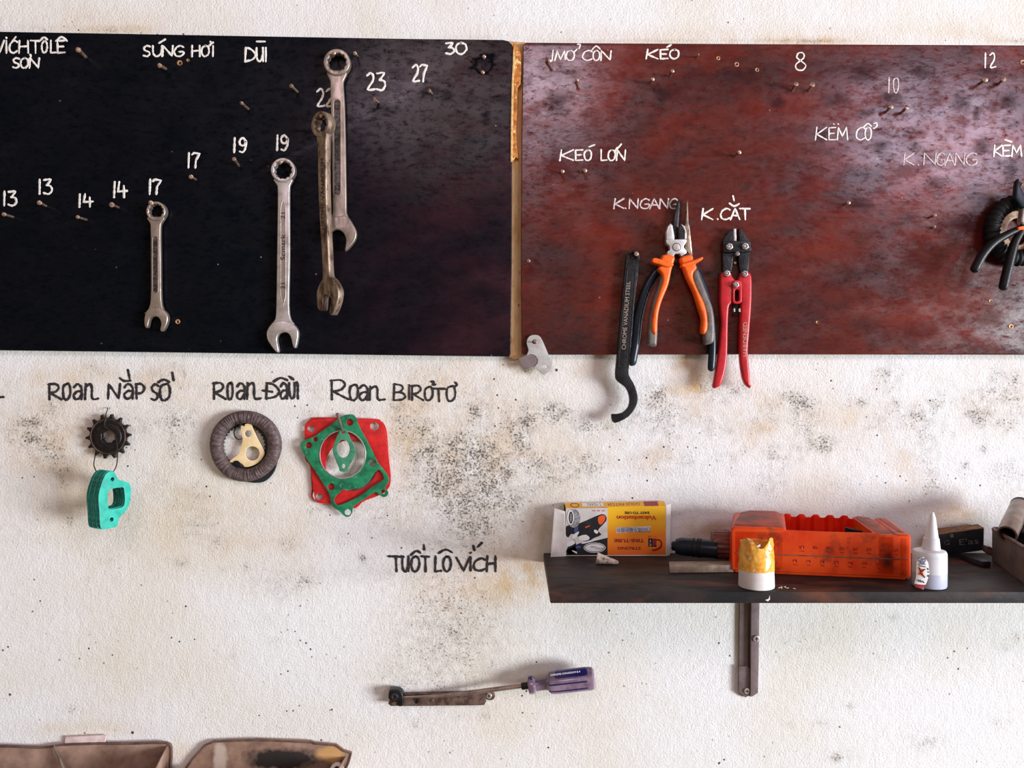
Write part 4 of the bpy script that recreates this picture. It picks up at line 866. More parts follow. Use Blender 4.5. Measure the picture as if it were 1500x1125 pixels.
MB().plate(f(circ(292, 620, 26, 20)), .0101, .0008, .0002).build('black_grommet', 'black_rubber', root)

# ------------------------------------------------------------------ red and green gaskets
rp = [(736, 370), (752, 342), (785, 330), (960, 320), (1190, 324), (1228, 342), (1250, 390), (1270, 520), (1285, 640), (1290, 720), (1270, 780), (1190, 822), (1110, 860), (1080, 890), (1040, 903), (900, 873), (830, 870), (800, 840), (780, 700), (765, 620), (735, 580), (733, 430)]
def red_g(h, deg, nm, label):
    q_ = 1.7 if deg else 1.; R_ = lambda L: rot_pts(f(L), (280 + 1010 * .22667, 540 + 600 * .22667), deg)
    o = MB().plate([R_(smooth(rp, 3)), R_(circ(1035, 625, 165, 56)), R_(circ(775, 390, 24 * q_, 24)), R_(circ(1185, 373, 28 * q_, 24)), R_(circ(828, 828, 23 * q_, 24))], h, .0012, .0003).build(nm, 'red_paper')
    recentre(o); return tag(o, label, 'gasket')
red_g(.0028, 4, 'engine_gasket', 'rear red gasket, only slivers showing behind the front red one')
red_g(.0058, 0, 'engine_gasket', 'large red square gasket hanging directly behind the green gasket')
gp = [(985, 303), (1020, 295), (1052, 300), (1072, 330), (1090, 380), (1140, 470), (1188, 568), (1210, 610), (1250, 660), (1278, 708), (1272, 742), (1252, 770), (1274, 795), (1268, 822), (1240, 830), (1210, 812), (1188, 800), (1110, 850), (1052, 888), (1040, 930), (1020, 957), (990, 953), (960, 922), (930, 905), (908, 876), (890, 805), (850, 740), (800, 660), (750, 590), (715, 525), (708, 490), (728, 463), (790, 440), (850, 400), (920, 350), (955, 318)]
go = [(962, 800), (985, 783), (1080, 775), (1150, 725), (1188, 672), (1218, 655), (1246, 712), (1172, 760), (1080, 828), (960, 882), (932, 868), (924, 845), (938, 820)]
root = thing('head_gasket', 'green cylinder gasket with a large round opening, hanging in front of the red one', 'gasket', W(505, 665, .01))
MB().plate([smooth(f(gp), 3), f(circ(978, 555, 147, 64, 153)), f(smooth(go, 2)), f(circ(1025, 347, 22, 20)), f(circ(803, 457, 15, 18)), f(circ(760, 495, 20, 18)), f(circ(1172, 610, 23, 20)), f(circ(905, 763, 22, 20)), f(circ(1240, 797, 14, 18)), f(circ(1012, 928, 20, 20))], .0098, .0014, .0004).build('gasket_sheet', 'green_paper', root)
MB().plate([f(circ(978, 555, 152, 64, 158)), f(circ(978, 555, 144, 64, 150))], .0103, .0014, .0003).build('steel_ring', 'steel_bright', root)
sg = [(975, 386), (1000, 394), (1020, 430), (1050, 500), (1062, 545), (1040, 595), (1014, 640), (1006, 664), (964, 664), (954, 640), (930, 582), (914, 530), (925, 480), (950, 420)]
o = MB().plate([smooth(f(sg), 3), f(circ(983, 518, 41, 32, 58)), f(circ(985, 630, 10, 16, 15)), f(circ(982, 410, 11, 16))], .0140, .0014, .0003).build('small_gasket', 'green_pale')
recentre(o); tag(o, 'small pale green oval gasket, frontmost on the pin', 'gasket')
pin = recentre(MB().tube([W(502.5, 633, -.001), W(502, 632, .012), W(494, 606, .030)], [.0017, .0017, .0019], 12).build('steel_pin', 'tube_metal'))
tag(pin, 'short grey steel pin in the wall that the red and green gaskets hang on', 'pin')

# ------------------------------------------------------------------ shelf and its bracket
ZS = ZC - .2225; HF = .188; XL = .0415
root = thing('shelf', 'dark stained wooden shelf board on the wall at the right', 'shelf', (XL, -.001, ZS))
sh = MB().hexa([(XL - .0006, -HF, ZS - .0125), (.90, -HF, ZS - .0125), (.90, -.0005, ZS - .0125), (XL, -.0005, ZS - .0125), (XL - .0012, -HF, ZS), (.90, -HF, ZS), (.90, -.0005, ZS), (XL, -.0005, ZS)], .0016).build('board', 'shelf_wood', root)
MB().plate([(1121, 879), (1126, 877), (1127.5, 872), (1128, 878), (1125, 881)], HF + .0003, .0005).build('paint_chip', 'white_plastic', root)
root = thing('shelf_bracket', 'grey-brown folded metal bracket screwed to the wall under the shelf', 'bracket', W(1098, 1020, 0))
zb = ZS - .013
def wz(v, h): return W(0, v, h).z
hb_ = .009
MB().plate([(1083.8, 872), (1096, 872), (1097, 1018), (1093, 1022), (1088, 1020), (1082, 1015.5)], .0042, .0040, .0005).build('left_flange', 'bracket_paint', root)
MB().plate([(1100.6, 868), (1113.5, 868), (1112, 950), (1110.6, 1015), (1103, 1020), (1099.5, 1021)], .0105, .0103, .0006).build('right_flange', 'bracket_paint', root)
MB().plate([(1082.5, 976), (1095.5, 976), (1100, 982), (1100, 1020), (1091, 1020), (1082, 1014)], .0062, .0030, .0005).build('lower_tab', 'bracket_paint', root)
MB().box(W(1086, 0, .02).x, W(1112, 0, .02).x, -.15, -.002, zb - .0028, zb, .0005).build('shelf_arm', 'bracket_paint', root)
def cross_screw(u, v, r, h, parent, nm='screw'):
    s_ = MB().plate(circ(u, v, r, 22), h + .0022, .003, .0010).build(nm, 'screw', parent)
    MB().plate([(u - r * .55, v - r * .14), (u + r * .55, v - r * .14), (u + r * .55, v + r * .14), (u - r * .55, v + r * .14)], h + .0024, .0006).plate([(u - r * .14, v - r * .55), (u + r * .14, v - r * .55), (u + r * .14, v + r * .55), (u - r * .14, v + r * .55)], h + .00245, .0006).build('cross_slot', 'engraved', s_)
cross_screw(1108.5, 936, 4.9, .0105, root); cross_screw(1094.7, 1012.8, 4.5, .0062, root)

# ------------------------------------------------------------------ cardboard box of patches
hx = .022
root = thing('patch_box', 'yellow and white cardboard box lying upside down at the left end of the shelf', 'box', W(890, 812, hx))
fl, fr = W(829, 744.6, hx), W(975, 741.5, hx); zt = fl.z; zbx = ZS + .0003; zr = fr.z
bl, br = W(827, 736.5, .003), W(973, 733.5, .003)
th = .0006
MB().hexa([(fl.x, -hx, zbx), (fr.x, -hx, zbx), (fr.x, -hx + th, zbx), (fl.x, -hx + th, zbx), (fl.x, -hx, zt), (fr.x, -hx, zr), (fr.x, -hx + th, zr), (fl.x, -hx + th, zt)]).hexa(
   [(bl.x, -.003 - th, zbx), (br.x, -.003 - th, zbx), (br.x, -.003, zbx), (bl.x, -.003, zbx), (bl.x, -.003 - th, bl.z), (br.x, -.003 - th, br.z), (br.x, -.003, br.z), (bl.x, -.003, bl.z)]).hexa(
   [(fl.x, -hx, zbx), (fr.x, -hx, zbx), (fr.x, -.003, zbx), (fl.x, -.003, zbx), (fl.x, -hx, zbx + th), (fr.x, -hx, zbx + th), (fr.x, -.003, zbx + th), (fl.x, -.003, zbx + th)]).build('carton', 'card_white', root)
MB().hexa([(fl.x, -hx, zt - th), (fr.x, -hx, zr - th), (br.x, -.003, br.z - th), (bl.x, -.003, bl.z - th), (fl.x, -hx, zt), (fr.x, -hx, zr), (br.x, -.003, br.z), (bl.x, -.003, bl.z)]).build('top_panel', 'print_yellow', root)
MB().hexa([W(829.3, 813, hx), W(830, 813, hx - .001), W(827, 813, .006), W(826, 813, .006), W(829.3, 745, hx), W(830, 745, hx - .001), W(827, 739, .006), W(826, 739, .006)]).build('box_inside_shade', 'card_shade', root)  # dark sheet across the open end, painting in the shaded interior
def flap(p, nm):
    q = [Vector(x) for x in p]; d = (q[1] - q[0]).cross(q[3] - q[0]).normalized() * .0006
    return MB().hexa([q[0], q[1], q[1] + d, q[0] + d, q[3], q[2], q[2] + d, q[3] + d], .00015).build(nm, 'card_white', root)
zfl = lambda u, v, h: W(u, v, h)
a_ = W(829, 0, hx).x; zfl0 = ZS + .0004
flap([(W(806.5, 0, hx + .004).x, -hx - .004, zfl0), (a_, -hx - .0004, zfl0), (a_ - .001, -hx - .0004, W(0, 749, hx).z), (W(812, 0, hx - .004).x, -hx + .004, W(0, 744, hx - .004).z)], 'end_flap')
flap([(fr.x + .0002, -hx, zfl0), (W(981, 0, hx - .006).x, -hx + .006, zfl0), (W(982.5, 0, hx - .006).x, -hx + .006, W(0, 738, hx - .006).z), (fr.x + .0002, -hx, W(0, 740, hx).z)], 'end_flap')
hq = hx + .0001
MB().plate([(890, 742.8), (975, 741.2), (975, 812.6), (890, 813)], hq + .0002, .0002).build('printed_panel', 'print_gradient', root)
g = lambda L: [(795 + x * .12667, 725 + y * .12667) for x, y in L]
MB().plate([g([(268, 155), (750, 148), (750, 695), (270, 698)])], hq + .0002, .0002).build('printed_picture', 'print_grey', root)
MB().plate([g([(272, 640), (420, 560), (560, 540), (750, 495), (750, 695), (272, 698)])], hq + .0004, .0002).plate([smooth(g([(275, 360), (420, 330), (560, 270), (680, 222), (730, 240), (735, 300), (660, 380), (640, 420), (680, 460), (590, 500), (520, 540), (440, 520), (400, 470), (330, 450), (300, 490), (272, 470)]), 2)], hq + .0004, .0002).plate([smooth(g([(275, 640), (340, 520), (380, 540), (390, 650), (320, 690)]), 2)], hq + .0004, .0002).build('printed_motorbike', 'print_black', root)
MB().plate([smooth(g([(640, 260), (690, 235), (722, 245), (720, 290), (680, 340), (648, 330)]), 2)], hq + .0006, .0002).plate(g([(490, 370), (550, 350), (545, 362), (495, 384)]), hq + .0006, .0002).build('printed_orange_lamp', 'print_orange', root)
MB().plate([g(circ(358, 270, 76, 36, 108))], hq + .0006, .0002).build('printed_tyre', 'print_midgrey', root)
MB().plate([g(circ(322, 262, 40, 32, 84)), g(circ(326, 262, 16, 28, 62))], hq + .0008, .0002).build('printed_tyre_rim', 'print_white', root)
MB().plate([g(circ(326, 262, 24, 28, 70)), g(circ(327, 262, 13, 28, 52))], hq + .0009, .0002).build('printed_tyre_line', 'print_black', root)
mb = MB().plate([g(circ(600, 610, 126, 40, 58))], hq + .0006, .0002)
for L in ([(420, 480), (500, 460), (545, 500), (500, 530), (420, 520)], [(272, 560), (350, 520), (375, 560), (290, 600)], [(600, 400), (640, 420), (630, 450), (595, 430)], [(460, 550), (620, 510), (600, 530), (470, 565)], [(335, 640), (390, 655), (395, 680), (350, 655)], [(340, 470), (420, 420), (400, 470), (350, 510)]):
    mb.plate([smooth(g(L), 2)], hq + .0006, .0002)
mb.build('printed_highlights', 'print_white', root)
MB().plate([smooth(g([(370, 380), (410, 370), (400, 430), (365, 430)]), 2)], hq + .0008, .0002).plate([smooth(g([(380, 590), (430, 585), (440, 610), (390, 620)]), 2)], hq + .0008, .0002).build('printed_blue_marks', 'print_blue', root)
MB().plate([g(circ(600, 610, 118, 40, 50)), g(circ(600, 610, 110, 40, 44))], hq + .0008, .0002).build('printed_oval_line', 'print_black', root)
MB().text('ROLL', 877.5, 803.5, 12, 2, hq + .0008, 180).text('USE', 869.5, 801, 8, 2, hq + .0008, 180).build('printed_lettering', 'print_black', root)
h2 = hq + .0003
MB().text('STRONG', 921.7, 803, 34, 4.4, h2, 180, bold=.03).text('TIRE-TUBE', 921.6, 791.8, 44, 5, h2, 180, bold=.03).build('printed_lettering', 'print_darkred', root)
MB().plate([g([(850, 375), (1010, 372), (1255, 360), (1240, 420), (850, 440)])], h2, .0002).build('printed_pale_band', 'print_grey', root)
MB().text('刀印牌冷補胎膠片', 928.5, 776.2, 50, 7.6, h2 + .0002, 180).build('printed_lettering', 'print_blue', root)
MB().text('Vulcanization', 932.6, 758.5, 58, 6.4, h2, 180, bold=.03).build('printed_lettering', 'print_red', root)
MB().text('EASY TO USE', 933, 751.2, 36, 3.8, h2, 180, bold=.03).build('printed_lettering', 'print_black', root)
MB().text('白 T 刀牌', 955.5, 786, 12, 3, h2, 180).build('printed_lettering', 'print_red', root)
MB().plate([g([(1220, 500), (1315, 505), (1315, 600), (1220, 598)])], h2, .0002).build('printed_emblem', 'print_black', root)
MB().plate([g([(1270, 505), (1315, 505), (1315, 580), (1270, 590)])], h2 + .0002, .0002).plate([smooth(g([(1315, 510), (1360, 515), (1385, 560), (1365, 620), (1290, 650), (1255, 635), (1300, 625), (1350, 600), (1365, 560), (1345, 530), (1315, 530)]), 2)], h2 + .0002, .0002).build('printed_emblem', 'print_darkred', root)
MB().text('T', 952.6, 792, 2.4, 3.4, h2 + .0003, 180).text('C', 952.6, 798, 3, 3.4, h2 + .0003, 180).build('printed_lettering', 'print_white', root)
MB().text('附 说 明', 877, 748, 18, 2.4, h2, 180).build('printed_lettering', 'print_red', root)
# printing on the sloping top panel
def top_pt(u, t):
    a = Vector((fl.x, -hx, zt)).lerp(Vector((bl.x, -.003, bl.z)), t); b = Vector((fr.x, -hx, zr)).lerp(Vector((br.x, -.003, br.z)), t)
    p = a.lerp(b, u); p.z += .0003; return p
def top_text(s_, u0, u1, t0, t1, m):
    cu = bpy.data.curves.new('tmp', 'FONT'); cu.body = s_; cu.resolution_u = 3
    ob = bpy.data.objects.new('tmp', cu); me = bpy.data.meshes.new_from_object(ob)
    xs = [v.co.x for v in me.vertices]; ys = [v.co.y for v in me.vertices]; X0, X1, Y0, Y1 = min(xs), max(xs), min(ys), max(ys)
    MB().add([top_pt(u1 - (u1 - u0) * (v.co.x - X0) / (X1 - X0), t1 - (t1 - t0) * (v.co.y - Y0) / (Y1 - Y0)) for v in me.vertices], [list(p.vertices) for p in me.polygons]).build('printed_lettering', m, root)
    bpy.data.objects.remove(ob); bpy.data.curves.remove(cu); bpy.data.meshes.remove(me)
MB().add([top_pt(.17, .2), top_pt(.38, .2), top_pt(.38, .85), top_pt(.17, .85)], [[0, 1, 2, 3]]).build('printed_label', 'print_white', root)
fs_ = [top_pt(.095 + .046 * math.cos(a), .5 + .42 * math.sin(a)) for a in [2 * PI * i / 24 for i in range(24)]] + [top_pt(.095 + .036 * math.cos(a), .5 + .3 * math.sin(a)) for a in [2 * PI * i / 24 for i in range(24)]]
MB().add(fs_, [[i, (i + 1) % 24, 24 + (i + 1) % 24, 24 + i] for i in range(24)]).build('printed_ring', 'print_darkred', root)
MB().add([top_pt(.79, .1), top_pt(.93, .1), top_pt(.93, .9), top_pt(.79, .9)], [[0, 1, 2, 3]]).build('printed_label', 'print_darkred', root)
top_text('GOLD PATCH', .43, .75, .25, .75, 'print_darkred'); top_text('5 YEARS', .22, .36, .3, .8, 'print_black')

# stone cone lying on the shelf
cb, ct = W(874, 818, .062), W(906, 823, .066)
cb.z = ZS + .0072; ct.z = ZS + .0022
o = recentre(MB().lathe([(0.0, 0), (.0066, 0), (.0070, .0008), (.0024, (ct - cb).length - .001), (.0010, (ct - cb).length)], cb, (ct - cb).normalized(), 20).build('grinding_cone', 'stone'))
tag(o, 'small pale speckled stone cone lying on the shelf in front of the yellow box', 'cone')

# black rubber grip and flat bar left of the orange jug
root = thing('rubber_grip', 'black rubber handle grip lying on the shelf right of the yellow box', 'grip', W(1015, 812, .05))
ga, gb = W(989, 799, .055), W(1052, 800, .075); rz = .0112; ga.z = ZS + rz + .0095; gb.z = ZS + rz + .0095
L_ = (gb - ga).length
MB().lathe([(.005, -.004), (.0058, -.003), (.006, .0), (.009, .0012), (.0108, .006), (rz, .010), (rz, L_ - .01), (.0105, L_)], ga, (gb - ga).normalized(), 28).build('grip_body', 'navy_grip', root)
for s_ in (.42, .52, .58): MB().lathe([(rz + .0001, 0), (rz + .0006, .0008), (rz + .0006, .0018), (rz + .0001, .0026)], ga + (gb - ga) * s_, (gb - ga).normalized(), 28).build('grip_band', 'black_rubber', root)
o = recentre(MB().hexa([(W(980, 0, .105).x, -.108, ZS + .0002), (W(1078, 0, .11).x, -.104, ZS + .0002), (W(1078, 0, .08).x, -.084, ZS + .0002), (W(980, 0, .085).x, -.088, ZS + .0002),
    (W(980, 0, .105).x, -.108, ZS + .0085), (W(1078, 0, .11).x, -.104, ZS + .0088), (W(1078, 0, .08).x, -.084, ZS + .0092), (W(979, 0, .085).x, -.088, ZS + .0092)], .0008).build('flat_bar', 'bar_metal'))
tag(o, 'flat weathered metal bar lying on the shelf under the black rubber grip', 'bar')

# ------------------------------------------------------------------ orange jug, cut open
th_ = math.radians(10.3); F = Vector((.2585, -.106, ZS + .0003)); e1 = Vector((math.cos(th_), -math.sin(th_), 0)); e2 = Vector((math.sin(th_), math.cos(th_), 0))
J = lambda a, d, z: F + e1 * a + e2 * d + Vector((0, 0, z))
LJ, DJ = .197, .094
root = thing('oil_jug', 'bright orange plastic oil jug lying on its side on the shelf, cut open on top', 'jug', J(LJ / 2, DJ / 2, 0))
def jb(a0, a1, d0, d1, z0, z1, bev, mb, mi=0, z2=None, z3=None, sh=0.):
    z2 = z1 if z2 is None else z2
    mb.hexa([J(a0, d0, z0), J(a1, d0, z0), J(a1, d1, z0), J(a0, d1, z0), J(a0, d0, z1), J(a1, d0, z1), J(a1 + sh, d1, z2), J(a0 + sh, d1, z2)], bev, mi, 3)
mb = MB()
jb(.0005, LJ - .004, 0, .0032, .003, .050, .0014, mb)                     # front wall
jb(.004, LJ - .006, .001, DJ - .001, .0, .004, .0014, mb)                 # bottom
mb.build('body', 'jug_orange', root)
# lower and upper rounded lip of the front wall
mb = MB(); mb.tube([J(.058, .0022, .0498), J(.100, .0022, .0492), J(.164, .0022, .0497)], .0022, 10).build('cut_rim', 'jug_orange', root)
# corrugated back wall
mb = MB(); nx_ = 220; zs = 12; vs, fs = [], []
for side in (0, 1):
    for i in range(nx_ + 1):
        a = .030 + .146 * i / nx_; ph = (a - .044) / .0172 * 2 * PI
        tri = max(-1, min(1, 1.7 * math.cos(ph))); top = .0545 + .0022 * tri + (0 if a < .15 else -(a - .15) * .05)
        for j in range(zs + 1):
            z = .002 + (top - .002) * j / zs; fade = min(1, max(0, (z - .006) / .02))
            vs.append(J(a, DJ - .004 + (.0022 * tri) * fade * -1 + side * .0024, z))
K = (nx_ + 1) * (zs + 1)
for i in range(nx_):
    for j in range(zs):
        q = [i * (zs + 1) + j, (i + 1) * (zs + 1) + j, (i + 1) * (zs + 1) + j + 1, i * (zs + 1) + j + 1]
        fs.append(q); fs.append([K + x for x in q[::-1]])
    t0, t1 = i * (zs + 1) + zs, (i + 1) * (zs + 1) + zs; fs.append([t0, t1, K + t1, K + t0])
mb.add(vs, fs).build('corrugated_back', 'jug_inside', root, 40)
# closed neck end and closed base end
mb = MB(); jb(0, .062, .0, DJ - .012, .002, .054, .0045, mb, 0, .0585, sh=.012); mb.build('neck_end', 'jug_orange', root)
mb = MB(); mb.hexa([J(.001, .002, .0530), J(.061, .002, .0530), J(.072, DJ - .012, .0565), J(.014, DJ - .012, .0565), J(.006, .008, .0565), J(.058, .006, .0555), J(.062, DJ - .014, .0615), J(.032, DJ - .014, .0615)], .0016).build('neck_shoulder', 'jug_top', root)
mb = MB(); jb(.160, .180, .0, DJ - .004, .004, .0505, .0022, mb, 0, .0555, sh=-.004); jb(.181, LJ, .0, DJ - .006, .001, .0515, .0042, mb, 0, .0555); jb(.174, .188, .002, DJ - .008, .002, .0490, .001, mb, 0, .0535)
mb.build('base_end', 'jug_orange', root)
mb = MB(); mb.hexa([J(.161, .004, .0495), J(.179, .004, .0495), J(.175, DJ - .008, .0543), J(.157, DJ - .008, .0543), J(.162, .005, .0512), J(.178, .005, .0512), J(.174, DJ - .010, .0562), J(.158, DJ - .010, .0562)], .0006)
mb.hexa([J(.185, .008, .0505), J(.193, .008, .0505), J(.193, DJ - .012, .0540), J(.184, DJ - .012, .0540), J(.186, .009, .0522), J(.192, .009, .0522), J(.192, DJ - .014, .0562), J(.185, DJ - .014, .0562)], .0006).build('grimy_ribs', 'jug_top', root)
MB().hexa([J(.004, -.0005, .0225), J(LJ - .004, -.0005, .0225), J(LJ - .004, .001, .0225), J(.004, .001, .0225), J(.004, -.0005, .0240), J(LJ - .004, -.0005, .0240), J(LJ - .004, .001, .0240), J(.004, .001, .0240)], .0003).build('mould_seam', 'seam_grey', root)
# embossed scale, turned on its side
mb = MB()
def emb(ch, a, z, w_, h_):
    for st in GL[ch]:
        st = smooth(st, 3, False) if ch in SM and len(st) > 2 else st
        pts = [J(a - w_ / 2 + (1 - y) * w_, -.0003, z - h_ / 2 + x * h_) for x, y in st]
        mb.tube(pts, .00042, 5)
for i, s_ in enumerate(('51', '9', '91', '91', '51', '51', '51', '51')):
    a = .0795 + i * .0145
    for k_, ch in enumerate(s_): emb(ch, a + (k_ * .0), .0275 + .0045 * (1 - k_) + .001, .0042, .0034)
for i, s_ in enumerate(('21', '21', '21', '51', '21', '21', '51')):
    a = .072 + i * .0150
    for k_, ch in enumerate(s_): emb(ch, a, .0125 + .0045 * (1 - k_), .0042, .0034)
mb.build('embossed_scale', 'jug_dark', root)
# screw cap on the neck
cc = J(.001, .042, .0245); mb = MB()
mb.lathe([(.0150, -.002), (.0172, .0), (.0178, .003), (.0178, .016), (.0172, .019), (.0158, .0205), (0, .0208)], cc, -e1, 72, wob=lambda a, k: .025 * (1 if math.sin(a * 20) > 0 else -1) if 1 <= k <= 3 else 0)
cap = mb.build('screw_cap', 'cap_brown', root)
MB().lathe([(.0128, -.004), (.0128, .004)], cc, -e1, 28).build('neck', 'jug_orange', root)
o = recentre(MB().hexa([J(.138, .060, .004), J(.164, .050, .004), J(.166, .058, .004), J(.140, .068, .004), J(.140, .058, .047), J(.158, .050, .044), J(.160, .056, .044), J(.142, .064, .047)], .001).build('rubber_scrap', 'black_rubber'))
tag(o, 'black scrap lying inside the cut-open orange jug', 'scrap')

# ------------------------------------------------------------------ white bottle wrapped in tape
cx_, cyh = W(1108, 0, .1675).x, .1675
root = thing('taped_cap', 'white plastic cap wrapped in crumpled yellow tape, at the shelf front before the jug', 'cap', (cx_, -cyh, ZS))
MB().lathe([(.0180, .0), (.0190, .0006), (.0192, .002), (.0186, .0215), (.0178, .0225), (.016, .0226)], (cx_, -cyh, ZS + .0002), n=48).build('white_cap', 'white_plastic', root)
nA = 72; vs, fs = [], []; lev = 14
for side in (0, 1):
    for j in range(lev + 1):
        for i in range(nA):
            a = 2 * PI * i / nA; t_ = j / lev
            dd = ((a - 1.5 * PI + PI) % (2 * PI)) - PI
            jag = .0490 + .0060 * math.exp(-((dd + .95) / .5) ** 2) + .0075 * math.exp(-((dd - .80) / .42) ** 2) - .0045 * math.exp(-(dd / .3) ** 2) + .0015 * mnoise.noise(Vector((math.cos(a) * 2, math.sin(a) * 2, 5)))
            z = .0195 + (jag - .0195) * t_
            rr = (.0190 - .0012 * t_ - .002 * max(0, t_ - .75)) * (1 + .06 * mnoise.noise(Vector((math.cos(a) * 3, math.sin(a) * 3, t_ * 5))) * (.3 + t_)) + .0006 * mnoise.noise(Vector((a * 6, t_ * 14, 2)))
            rr -= side * .0007
            vs.append((cx_ + rr * math.cos(a), -cyh + rr * math.sin(a), ZS + z))
K = (lev + 1) * nA
for j in range(lev):
    for i in range(nA):
        q = [j * nA + i, j * nA + (i + 1) % nA, (j + 1) * nA + (i + 1) % nA, (j + 1) * nA + i]; fs.append(q); fs.append([K + x for x in q[::-1]])
for i in range(nA):
    fs.append([lev * nA + i, lev * nA + (i + 1) % nA, K + lev * nA + (i + 1) % nA, K + lev * nA + i]); fs.append([(i + 1) % nA, i, K + i, K + (i + 1) % nA])
MB().add(vs, fs).build('yellow_tape', 'tape_yellow', root, 28)
MB().lathe([(.0155, .021), (.0142, .036), (.012, .0405), (0, .041)], (cx_, -cyh, ZS), n=32).build('inner_cap', 'tape_yellow', root)
MB().hexa([(cx_ - .0095, -cyh - .0135, ZS + .0425), (cx_ - .001, -cyh - .0145, ZS + .047), (cx_, -cyh - .0135, ZS + .047), (cx_ - .009, -cyh - .0125, ZS + .0425), (cx_ - .0085, -cyh - .0135, ZS + .0455), (cx_ - .001, -cyh - .0145, ZS + .0495), (cx_, -cyh - .0135, ZS + .0495), (cx_ - .008, -cyh - .0125, ZS + .0455)], .0003).build('white_tape_scrap', 'card_white', root)

# ------------------------------------------------------------------ glue bottle
gx, gh = W(1361.5, 0, .1665).x, .1665; k_ = (1 - gh) * S
root = thing('glue_bottle', 'small white glue bottle with a pointed nozzle, standing right of the orange jug', 'bottle', (gx, -gh, ZS))
B0 = (gx, -gh, ZS + .0002)
MB().lathe([(.0140, 0), (.0166, .0006), (.0172, .0022), (.0174, .016)], B0, n=48).lathe([(.0174, .016), (.0174, .034)], B0, n=48, mi=1).lathe([(.0174, .034), (.0172, .0376), (.0162, .0396), (.012, .0408), (.009, .041)], B0, n=48, mi=1).build('bottle_body', ['glue_liquid', 'glue_plastic'], root)
MB().lathe([(.0092, .0395), (.0092, .042), (.0078, .0525), (.0079, .0530), (.0070, .0535), (.0034, .0760), (.0016, .0812), (.0006, .0816)], (B0[0] + .0004, B0[1], B0[2]), (.035, 0, 1), 32).build('nozzle', 'glue_plastic', root)
# curved paper label on the left front, its lower corner peeling away
def lab(px_, py_, lift=.00035):
    t_ = (1361 - px_) / 22
    peel = max(0, (py_ - 846) / 18) * max(0, t_ - .3)
    h = gh + .0176 + lift - .0042 * t_ * t_ + .004 * peel
    return W(px_, py_, h)
def lab_patch(nm, poly, m, lift):
    us_ = [p[0] for p in poly]; vs2 = [p[1] for p in poly]; top = []; n = 12; 
    # polygon scan rows
    rows = []; y0, y1 = min(vs2), max(vs2); vs, fs = [], []
    for j in range(n + 1):
        y = y0 + (y1 - y0) * (j / n); y = min(max(y, y0 + 1e-3), y1 - 1e-3); xs = []
        for a, b in zip(poly, poly[1:] + poly[:1]):
            if (a[1] - y) * (b[1] - y) < 0: xs.append(a[0] + (b[0] - a[0]) * (y - a[1]) / (b[1] - a[1]))
        xs = [min(xs), max(xs)] if len(xs) >= 2 else rows[-1]
        rows.append(xs)
        for i in range(9): vs.append(lab(xs[0] + (xs[1] - xs[0]) * i / 8, y, lift))
    for j in range(n):
        for i in range(8): fs.append([j * 9 + i, j * 9 + i + 1, (j + 1) * 9 + i + 1, (j + 1) * 9 + i])
    return MB().add(vs, fs).build(nm, m, lbl if nm != 'paper_label' else root)
lbl = lab_patch('paper_label', [(1343.5, 816), (1353, 815.5), (1360, 824), (1361.5, 840), (1358, 852), (1352.5, 863.5), (1345, 862), (1338.5, 858), (1342, 845), (1342, 830)], 'print_white', .00035)
def lab_strokes(pls, w, m, nm):
    mb = MB()
    for pl in pls: mb.tube([lab(u, v, .0006) for u, v in pl], w * k_ / 2, 6)
    return mb.build(nm, m, lbl)
lab_strokes(word([('5', 1345, 1348.2), ('0', 1349.4, 1352.2), ('2', 1353, 1356)], 818, 827), .75, 'print_blue', 'printed_number')
lab_patch('printed_emblem', [(1345, 830), (1349, 835), (1355, 833), (1352, 839), (1355.5, 846), (1349.5, 842.5), (1344, 842), (1347, 837.5)], 'print_orange', .0006)
lab_strokes([[(1349, 837), (1355.5, 834)], [(1348, 838), (1355, 846)], [(1346.5, 831), (1350, 838)]], 1.5, 'print_black', 'printed_emblem_lines')
lab_strokes([[(1346, 828.5), (1356, 830.5)], [(1359, 832), (1360, 835)], [(1360, 837), (1360.3, 839)], [(1360, 842), (1359.5, 845)], [(1344.5, 849), (1347, 852)], [(1348, 849.5), (1350, 853)], [(1351.5, 851), (1354, 854)]], 1.3, 'print_black', 'printed_marks')
lab_patch('printed_red_band', [(1340, 854.5), (1353.5, 859.5), (1356.5, 856), (1352.5, 863), (1345, 861.3), (1339.2, 857.8)], 'print_darkred', .0006)

# ------------------------------------------------------------------ steel block, levers, tray and tube at the right end
root = thing('steel_block', 'dark steel block with faded white letters, lying behind the glue bottle', 'block', W(1407, 812, .02))
q = [W(1374, 815, .026), W(1441, 806, .030), W(1432, 802, .004), W(1372, 810, .004), W(1374, 783.5, .026), W(1441.5, 774, .030), W(1432.5, 768.5, .004), W(1371, 775, .004)]
for p in q[:4]: p.z = max(p.z, ZS + .0004)
MB().hexa(q, .0008).build('block_body', 'block_dark', root)
t = [p.copy() for p in q[4:]]; MB().hexa([t[0], t[1], t[2], t[3]] + [p + Vector((0, 0, .0008)) for p in t], .0002).build('rusty_top', 'rust_top', root)
MB().plate([circ(1394.5, 785, 2.3, 16), circ(1394.5, 785, 1.3, 14)], .0285, .0006).build('pin_hole', 'screw', root)
MB().text("E'as", 1419, 793, 28, 9, .0305, -5).text('G', 1387, 795, 8, 7, .0278, -5).build('painted_lettering', 'faded_mark', root)
p0, p1 = W(1411, 815, .036), W(1445, 828, .082); p0.z = p1.z = 0; d_ = (p1 - p0).normalized(); n_ = Vector((-d_.y, d_.x, 0)) * .0055
o = recentre(MB().hexa([p + Vector((0, 0, ZS + .0003 + z)) for z in (0, .0075) for p in (p0 - n_, p1 - n_, p1 + n_, p0 + n_)], .0012).build('steel_lever', 'steel_dark'))
